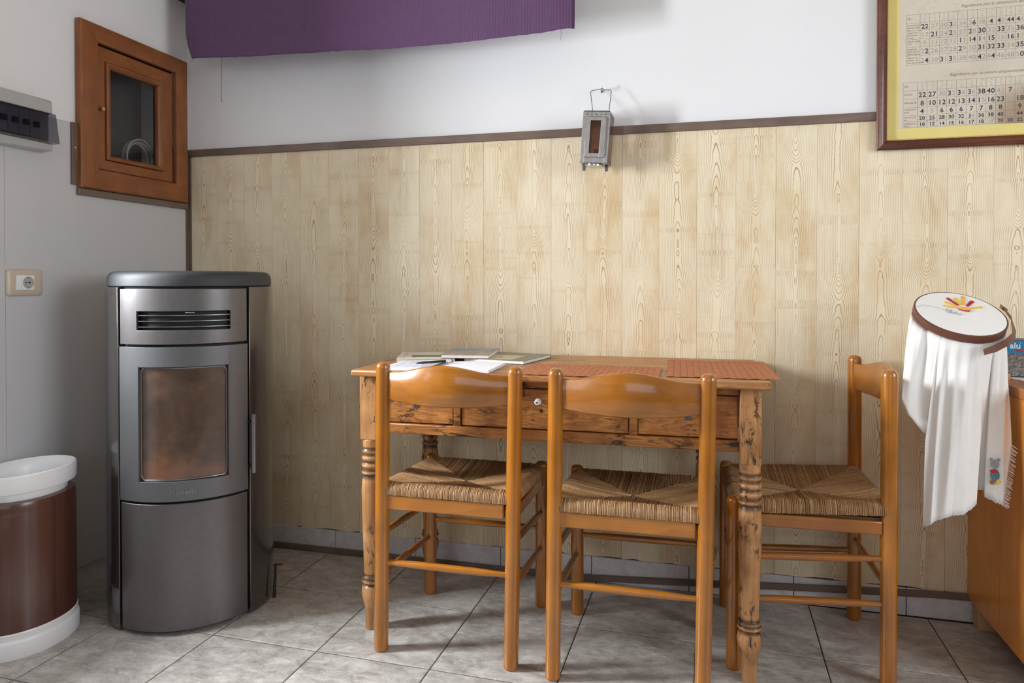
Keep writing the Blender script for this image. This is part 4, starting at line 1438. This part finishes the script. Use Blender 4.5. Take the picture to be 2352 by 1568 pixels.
# ------------------------------------------------------------------ wooden cabinet at the right edge
RC = thing('side_cabinet', 'orange brown wooden cabinet on block feet at the right edge of the picture', 'cabinet', (2.842, 0, 0))
cd = -0.455
bx('side_board', 0.0, 0.020, cd, -0.0055, 0.078, 0.7525, 'cabinet_wood_z', RC, 0.0015)
bx('side_board', 0.98, 1.0, cd, -0.0055, 0.078, 0.7525, 'cabinet_wood_z', RC, 0.0015)
bx('bottom_board', 0.0205, 0.9795, cd + 0.02, -0.006, 0.080, 0.098, 'cabinet_wood_y', RC)
bx('back_board', 0.0205, 0.9795, -0.012, -0.0056, 0.0985, 0.752, 'cabinet_wood_z', RC)
bx('top', -0.004, 1.02, cd - 0.012, -0.0055, 0.753, 0.781, 'cabinet_wood_y', RC, 0.003)
for (p, q) in ((0.0205, 0.4995), (0.5005, 0.9795)):
    d_ = bx('door', p, q, cd, cd + 0.019, 0.100, 0.750, 'cabinet_wood_z', RC, 0.002)
    kx = q - 0.04 if p < 0.3 else p + 0.04
    MB().lathe([(0.006, 0), (0.006, 0.012), (0.014, 0.016), (0.014, 0.022), (0.008, 0.026)], 16, (kx, cd, 0.45), Matrix.Rotation(PI / 2, 3, 'X')).build('knob', 'cabinet_wood_y', d_)
for x0 in (0.014, 0.940):
    for y0 in (-0.058, cd + 0.012):
        bx('foot', x0, x0 + 0.046, y0, y0 + 0.048, 0.0, 0.0775, 'raw_pine_z', RC, 0.002)
# lace doily
ml = MB()
ring_o, ring_i = [], []
for k in range(96):
    a = 2 * PI * k / 96
    rr = 1 + 0.07 * abs(math.sin(a * 12))
    ring_o.append((3.05 + 0.150 * rr * math.cos(a), -0.17 + 0.125 * rr * math.sin(a)))
ml.prism(ring_o, 0.7815, 0.7827, 'xy')
tag(ml.build('lace_doily', 'paper_white', smooth=0), 'white scalloped lace doily on top of the right cabinet', 'doily')
BXR = thing('printed_box', 'blue printed box with gravel picture standing on the lace doily', 'box', (2.885, -0.150, 0.783), R(-2))
bx('carton', 0, 0.24, 0, 0.09, 0, 0.106, 'box_navy', BXR, 0.001)
bx('gravel_print', 0.001, 0.239, -0.0006, -0.0001, 0.003, 0.068, 'print_gravel', BXR)
bx('blue_print', 0.001, 0.239, -0.0006, -0.0001, 0.0685, 0.105, 'box_blue', BXR)
bx('navy_print', 0.054, 0.085, -0.0010, -0.00065, 0.072, 0.104, 'box_navy', BXR)
bx('red_print', 0.028, 0.046, -0.0010, -0.00065, 0.073, 0.0795, 'box_red', BXR)
mw = MB()
write(mw, 'alu', 0.0235, 0.0125, -0.0009, 0.0825, bold=0.0005)
write(mw, '\u2018', 0.014, 0.037, -0.0009, 0.0905)
mw.build('lettering', 'paper_white', BXR, smooth=0)

# ------------------------------------------------------------------ embroidery hoop with cloth
HC = Vector((2.724, -0.300, 0.970))
HR = 0.1105
HM = Matrix.Translation(HC) @ Matrix.Rotation(R(6.0), 4, 'Y') @ Matrix.Rotation(R(29.5), 4, 'X')
EH = thing('embroidery_hoop', 'round embroidery hoop holding a white cloth with a stitched sun beside the cabinet', 'embroidery hoop', HC)
T = Matrix.Translation(-HC)


def loc(p):
    return T @ (HM @ Vector(p))


n = 72
bd = MB()
for (ro, ri, z0_, z1_) in ((HR + 0.0022, HR - 0.0018, -0.0205, 0.0005),):
    bd.rings([[loc((r_ * math.cos(2 * PI * i / n), r_ * math.sin(2 * PI * i / n), z)) for i in range(n)] for r_, z in ((ro, z0_), (ro + 0.0004, (z0_ + z1_) / 2), (ro, z1_), (ri, z1_), (ri, z0_), (ro, z0_))], False, False)
ring = bd.build('hoop_band', 'leather', EH, smooth=40)
# strap tail and clasp on the right
tl = [(2.836, -0.258, 0.990), (2.842, -0.272, 0.978), (2.851, -0.288, 0.957), (2.845, -0.320, 0.932), (2.828, -0.365, 0.915), (2.795, -0.413, 0.902), (2.757, -0.447, 0.889), (2.728, -0.460, 0.880)]
ts = []
for i, p in enumerate(tl):
    p = Vector(p) - HC
    wv = 0.0095 if i < len(tl) - 1 else 0.0075
    d = Vector(tl[min(i + 1, len(tl) - 1)]) - Vector(tl[max(i - 1, 0)])
    nv = Vector((0.35, -0.93, 0.0)) if i > 2 else Vector((0.9, -0.4, 0.1))
    ax = d.cross(nv).normalized()
    nv = nv.normalized()
    ts.append([p + ax * wv + nv * 0.0012, p + ax * wv - nv * 0.0012, p - ax * wv - nv * 0.0012, p - ax * wv + nv * 0.0012])
MB().rings(ts).build('strap_tail', 'leather', EH, 0.0006)
cl = MB().box(-0.010, 0.010, -0.005, 0.005, -0.004, 0.004)
cl.xform(Matrix.Translation(loc((HR * 0.93 + 0.012, HR * 0.40, 0.004))) @ Matrix.Rotation(R(35), 4, 'Y') @ Matrix.Rotation(R(30), 4, 'Z'))
cl.build('clasp', 'frame_wood_y', EH, 0.001)
# wooden stand below the hoop, resting on the cabinet
sd = MB().box(0.080, 0.158, 0.098, 0.140, -0.1888, -0.172)
sd.tube([(0.095, 0.118, -0.174), (0.055, 0.080, -0.05), (0.035, 0.045, 0.000)], 0.009, 12)
sd.build('stand', 'raw_pine_z', EH, 0.001)
# stretched fabric
fd = MB()
rr_ = [0.02, 0.3, 0.55, 0.8, 0.93, 1.0]
fd.rings([[loc(((HR - 0.002) * q * math.cos(2 * PI * i / n), (HR - 0.002) * q * math.sin(2 * PI * i / n), 0.0012 - 0.0015 * (1 - q))) for i in range(n)] for q in rr_], True, False)
fabric = fd.build('stretched_fabric', 'white_cloth', EH, smooth=180)


def patch(parent, name, poly, mat, h=0.0022):
    P0 = [loc((x, y, h)) for x, y in poly]
    P1 = [loc((x, y, h - 0.0012)) for x, y in poly]
    k = len(poly)
    MB().add([tuple(p) for p in P1 + P0], [tuple(range(k - 1, -1, -1)), tuple(range(k, 2 * k))] + [(i, (i + 1) % k, k + (i + 1) % k, k + i) for i in range(k)]).build(name, mat, parent, smooth=0)


scx, scy = 0.015, 0.024
for ang, r1, wd, mt in ((172, 0.048, 0.0075, 'thread_yellow'), (150, 0.046, 0.009, 'thread_orange'), (126, 0.052, 0.009, 'thread_red'), (103, 0.047, 0.011, 'thread_yellow'), (78, 0.058, 0.011, 'thread_orange'), (52, 0.050, 0.010, 'thread_red'), (20, 0.050, 0.0085, 'thread_yellow')):
    a = R(ang)
    d = Vector((math.cos(a), math.sin(a)))
    e = Vector((-d.y, d.x))
    c0 = Vector((scx, scy))
    d = Vector((d.x, d.y * 1.22))
    p = [c0 + d * 0.018 - e * wd * 0.32, c0 + d * r1 - e * wd * 0.55, c0 + d * (r1 + 0.003), c0 + d * r1 + e * wd * 0.55, c0 + d * 0.018 + e * wd * 0.32]
    patch(fabric, 'sun_ray', [tuple(q) for q in p], MATS[mt])
patch(fabric, 'sun_disc', [(scx + 0.0165 * math.cos(R(a)), scy + 0.012 * math.sin(R(a))) for a in range(0, 181, 20)] + [(scx - 0.009, scy - 0.008), (scx + 0.009, scy - 0.009)], MATS['thread_orange'])
patch(fabric, 'sun_base', [(scx - 0.016, scy - 0.003), (scx - 0.008, scy - 0.010), (scx + 0.009, scy - 0.012), (scx + 0.016, scy - 0.003), (scx + 0.008, scy - 0.007), (scx - 0.007, scy - 0.0065)], MATS['thread_red'], 0.0026)
gt = MB()
for cx_, cy_, r_ in ((-0.022, 0.012, 0.007), (-0.014, 0.004, 0.008), (-0.003, -0.003, 0.007), (-0.026, 0.000, 0.006)):
    gt.tube([loc((cx_ + r_ * math.cos(R(a)), cy_ + r_ * math.sin(R(a)), 0.002)) for a in range(120, 330, 30)], 0.0010, 6)
gt.build('stitched_outline', 'thread_grey', fabric)
MB().tube([loc(p) for p in ((-HR + 0.001, 0.006, 0.002), (-HR * 0.8, 0.020, 0.0045), (-HR * 0.5, 0.016, 0.003), (-0.030, 0.004, 0.0022))], 0.0005, 6).build('loose_thread', 'thread_grey', fabric)
# hanging cloth: columns from the hoop down to the hem (angle on hoop, hem point in the room)
cols_ = [(100, (2.72, -0.20, 0.80)), (140, (2.622, -0.25, 0.78)), (165, (2.568, -0.375, 0.775)), (185, (2.558, -0.392, 0.745)), (205, (2.573, -0.398, 0.706)), (222, (2.602, -0.394, 0.668)), (232, (2.622, -0.398, 0.648)),
         (236, (2.612, -0.405, 0.640)), (238, (2.606, -0.415, 0.414)), (244, (2.618, -0.436, 0.426)), (252, (2.632, -0.430, 0.437)), (260, (2.650, -0.442, 0.448)), (270, (2.668, -0.436, 0.455)), (279, (2.690, -0.446, 0.462)), (288, (2.712, -0.432, 0.474)), (296, (2.728, -0.420, 0.484)),
         (299, (2.742, -0.370, 0.507)), (304, (2.756, -0.352, 0.505)), (309, (2.766, -0.352, 0.503)), (313, (2.755, -0.392, 0.497)), (320, (2.772, -0.404, 0.490)), (329, (2.790, -0.410, 0.484)), (335, (2.797, -0.404, 0.515)), (341, (2.803, -0.400, 0.550)), (348, (2.813, -0.390, 0.600)), (354, (2.820, -0.382, 0.638)),
         (362, (2.818, -0.365, 0.700)), (372, (2.822, -0.335, 0.795)), (400, (2.80, -0.25, 0.82)), (460, (2.72, -0.20, 0.80))]
NS = 6
fine_cols = []
for (a, p), (b, q) in zip(cols_, cols_[1:]):
    for k in range(NS):
        t = k / NS
        fine_cols.append((a + (b - a) * t, Vector(p).lerp(Vector(q), t)))
fine_cols.append((cols_[-1][0], Vector(cols_[-1][1])))
NJ = 22
grid_ = []
for (a, hem) in fine_cols:
    top_ = HM @ Vector(((HR - 0.001) * math.cos(R(a)), (HR - 0.001) * math.sin(R(a)), -0.020))
    nrm = HM.to_3x3() @ Vector((math.cos(R(a)), math.sin(R(a)), 0))
    c_ = []
    for j in range(NJ + 1):
        t = j / NJ
        p = top_.lerp(hem, t)
        # falls outwards first, then straight down
        s_ = t ** (0.5 if 130 < a < 215 else 0.72)
        p.x = top_.x + (hem.x - top_.x) * s_
        p.y = top_.y + (hem.y - top_.y) * s_
        p += nrm * (0.0035 * math.sin(a * 0.42) * math.sin(PI * min(1, t * 1.6)) * (1 - t))
        p.y -= 0.004 * math.sin(a * 0.19 + t * 2.0) * math.sin(PI * t)
        if j == NJ:
            p.z += random.uniform(-0.0015, 0.0015)
        c_.append(tuple(p - HC))
    grid_.append(c_)
m = MB()
k1 = NJ + 1
m.add([p for c_ in grid_ for p in c_], [(i * k1 + j, (i + 1) * k1 + j, (i + 1) * k1 + j + 1, i * k1 + j + 1) for i in range(len(grid_) - 1) for j in range(NJ)])
drape = m.build('draped_cloth', 'white_cloth', EH, smooth=180)
so_ = drape.modifiers.new('thickness', 'SOLIDIFY')
so_.thickness = 0.0008
# fringe along the right hem
fg = MB()
hem = [Vector(p) for p in ((2.790, -0.410, 0.484), (2.797, -0.404, 0.515), (2.803, -0.400, 0.550), (2.813, -0.390, 0.600), (2.820, -0.382, 0.638))]
for k in range(60):
    t = k / 60 * (len(hem) - 1)
    i = int(t)
    p = hem[i].lerp(hem[i + 1], t - i) - HC
    q = p + Vector((0.010 + random.uniform(0, 0.004), random.uniform(-0.004, 0.002), -0.010 + random.uniform(-0.004, 0.004)))
    fg.tube([p - Vector((0.002, 0.001, 0)), q], 0.0006, 4)
fg.build('fringe', 'white_cloth', drape)


# small stitched bear on the hanging cloth
def near_cloth(x, z):
    """point on the drape nearest to the wanted x and height, pushed slightly towards the viewer"""
    best = min((p for c_ in grid_ for p in c_), key=lambda p: (p[0] + HC.x - x) ** 2 + (p[2] + HC.z - z) ** 2 + (0.0 if p[1] + HC.y < -0.33 else 1))
    return best[1]


def bear(name, pts_, mat, h):
    yy = BEAR_Y - h
    me = [Vector((x - HC.x, yy, z - HC.z)) for x, z in pts_]
    k = len(me)
    MB().add([tuple(p) for p in me] + [tuple(p + Vector((0, 0.0012, 0))) for p in me], [tuple(range(k)), tuple(range(2 * k - 1, k - 1, -1))] + [(i, (i + 1) % k, k + (i + 1) % k, k + i) for i in range(k)]).build(name, mat, drape, smooth=0)


def disc(cx_, cz_, a, b, n_=12):
    return [(cx_ + a * math.cos(2 * PI * i / n_), cz_ + b * math.sin(2 * PI * i / n_)) for i in range(n_)]


bxc, bzc = 2.774, 0.562
BEAR_Y = min(near_cloth(bxc + dx, bzc + dz) for dx in (-0.012, 0, 0.012) for dz in (-0.025, 0, 0.035)) + 0.002
for nm, pl, mt, h in (('bear_ear', disc(bxc - 0.008, bzc + 0.036, 0.0042, 0.0048), 'thread_bear', 0.0035), ('bear_ear', disc(bxc + 0.008, bzc + 0.036, 0.0042, 0.0048), 'thread_bear', 0.0035),
                      ('bear_head', disc(bxc, bzc + 0.025, 0.0105, 0.0125), 'thread_bear', 0.0040), ('bear_body', disc(bxc, bzc - 0.004, 0.011, 0.017), 'thread_teal', 0.0045),
                      ('bear_vest', disc(bxc - 0.003, bzc + 0.007, 0.009, 0.005), 'thread_red', 0.0050), ('bear_foot', disc(bxc - 0.006, bzc - 0.022, 0.006, 0.006), 'thread_brown', 0.0050), ('bear_foot', disc(bxc + 0.008, bzc - 0.020, 0.005, 0.007), 'thread_yellow', 0.0050)):
    bear(nm, pl, mt, h)
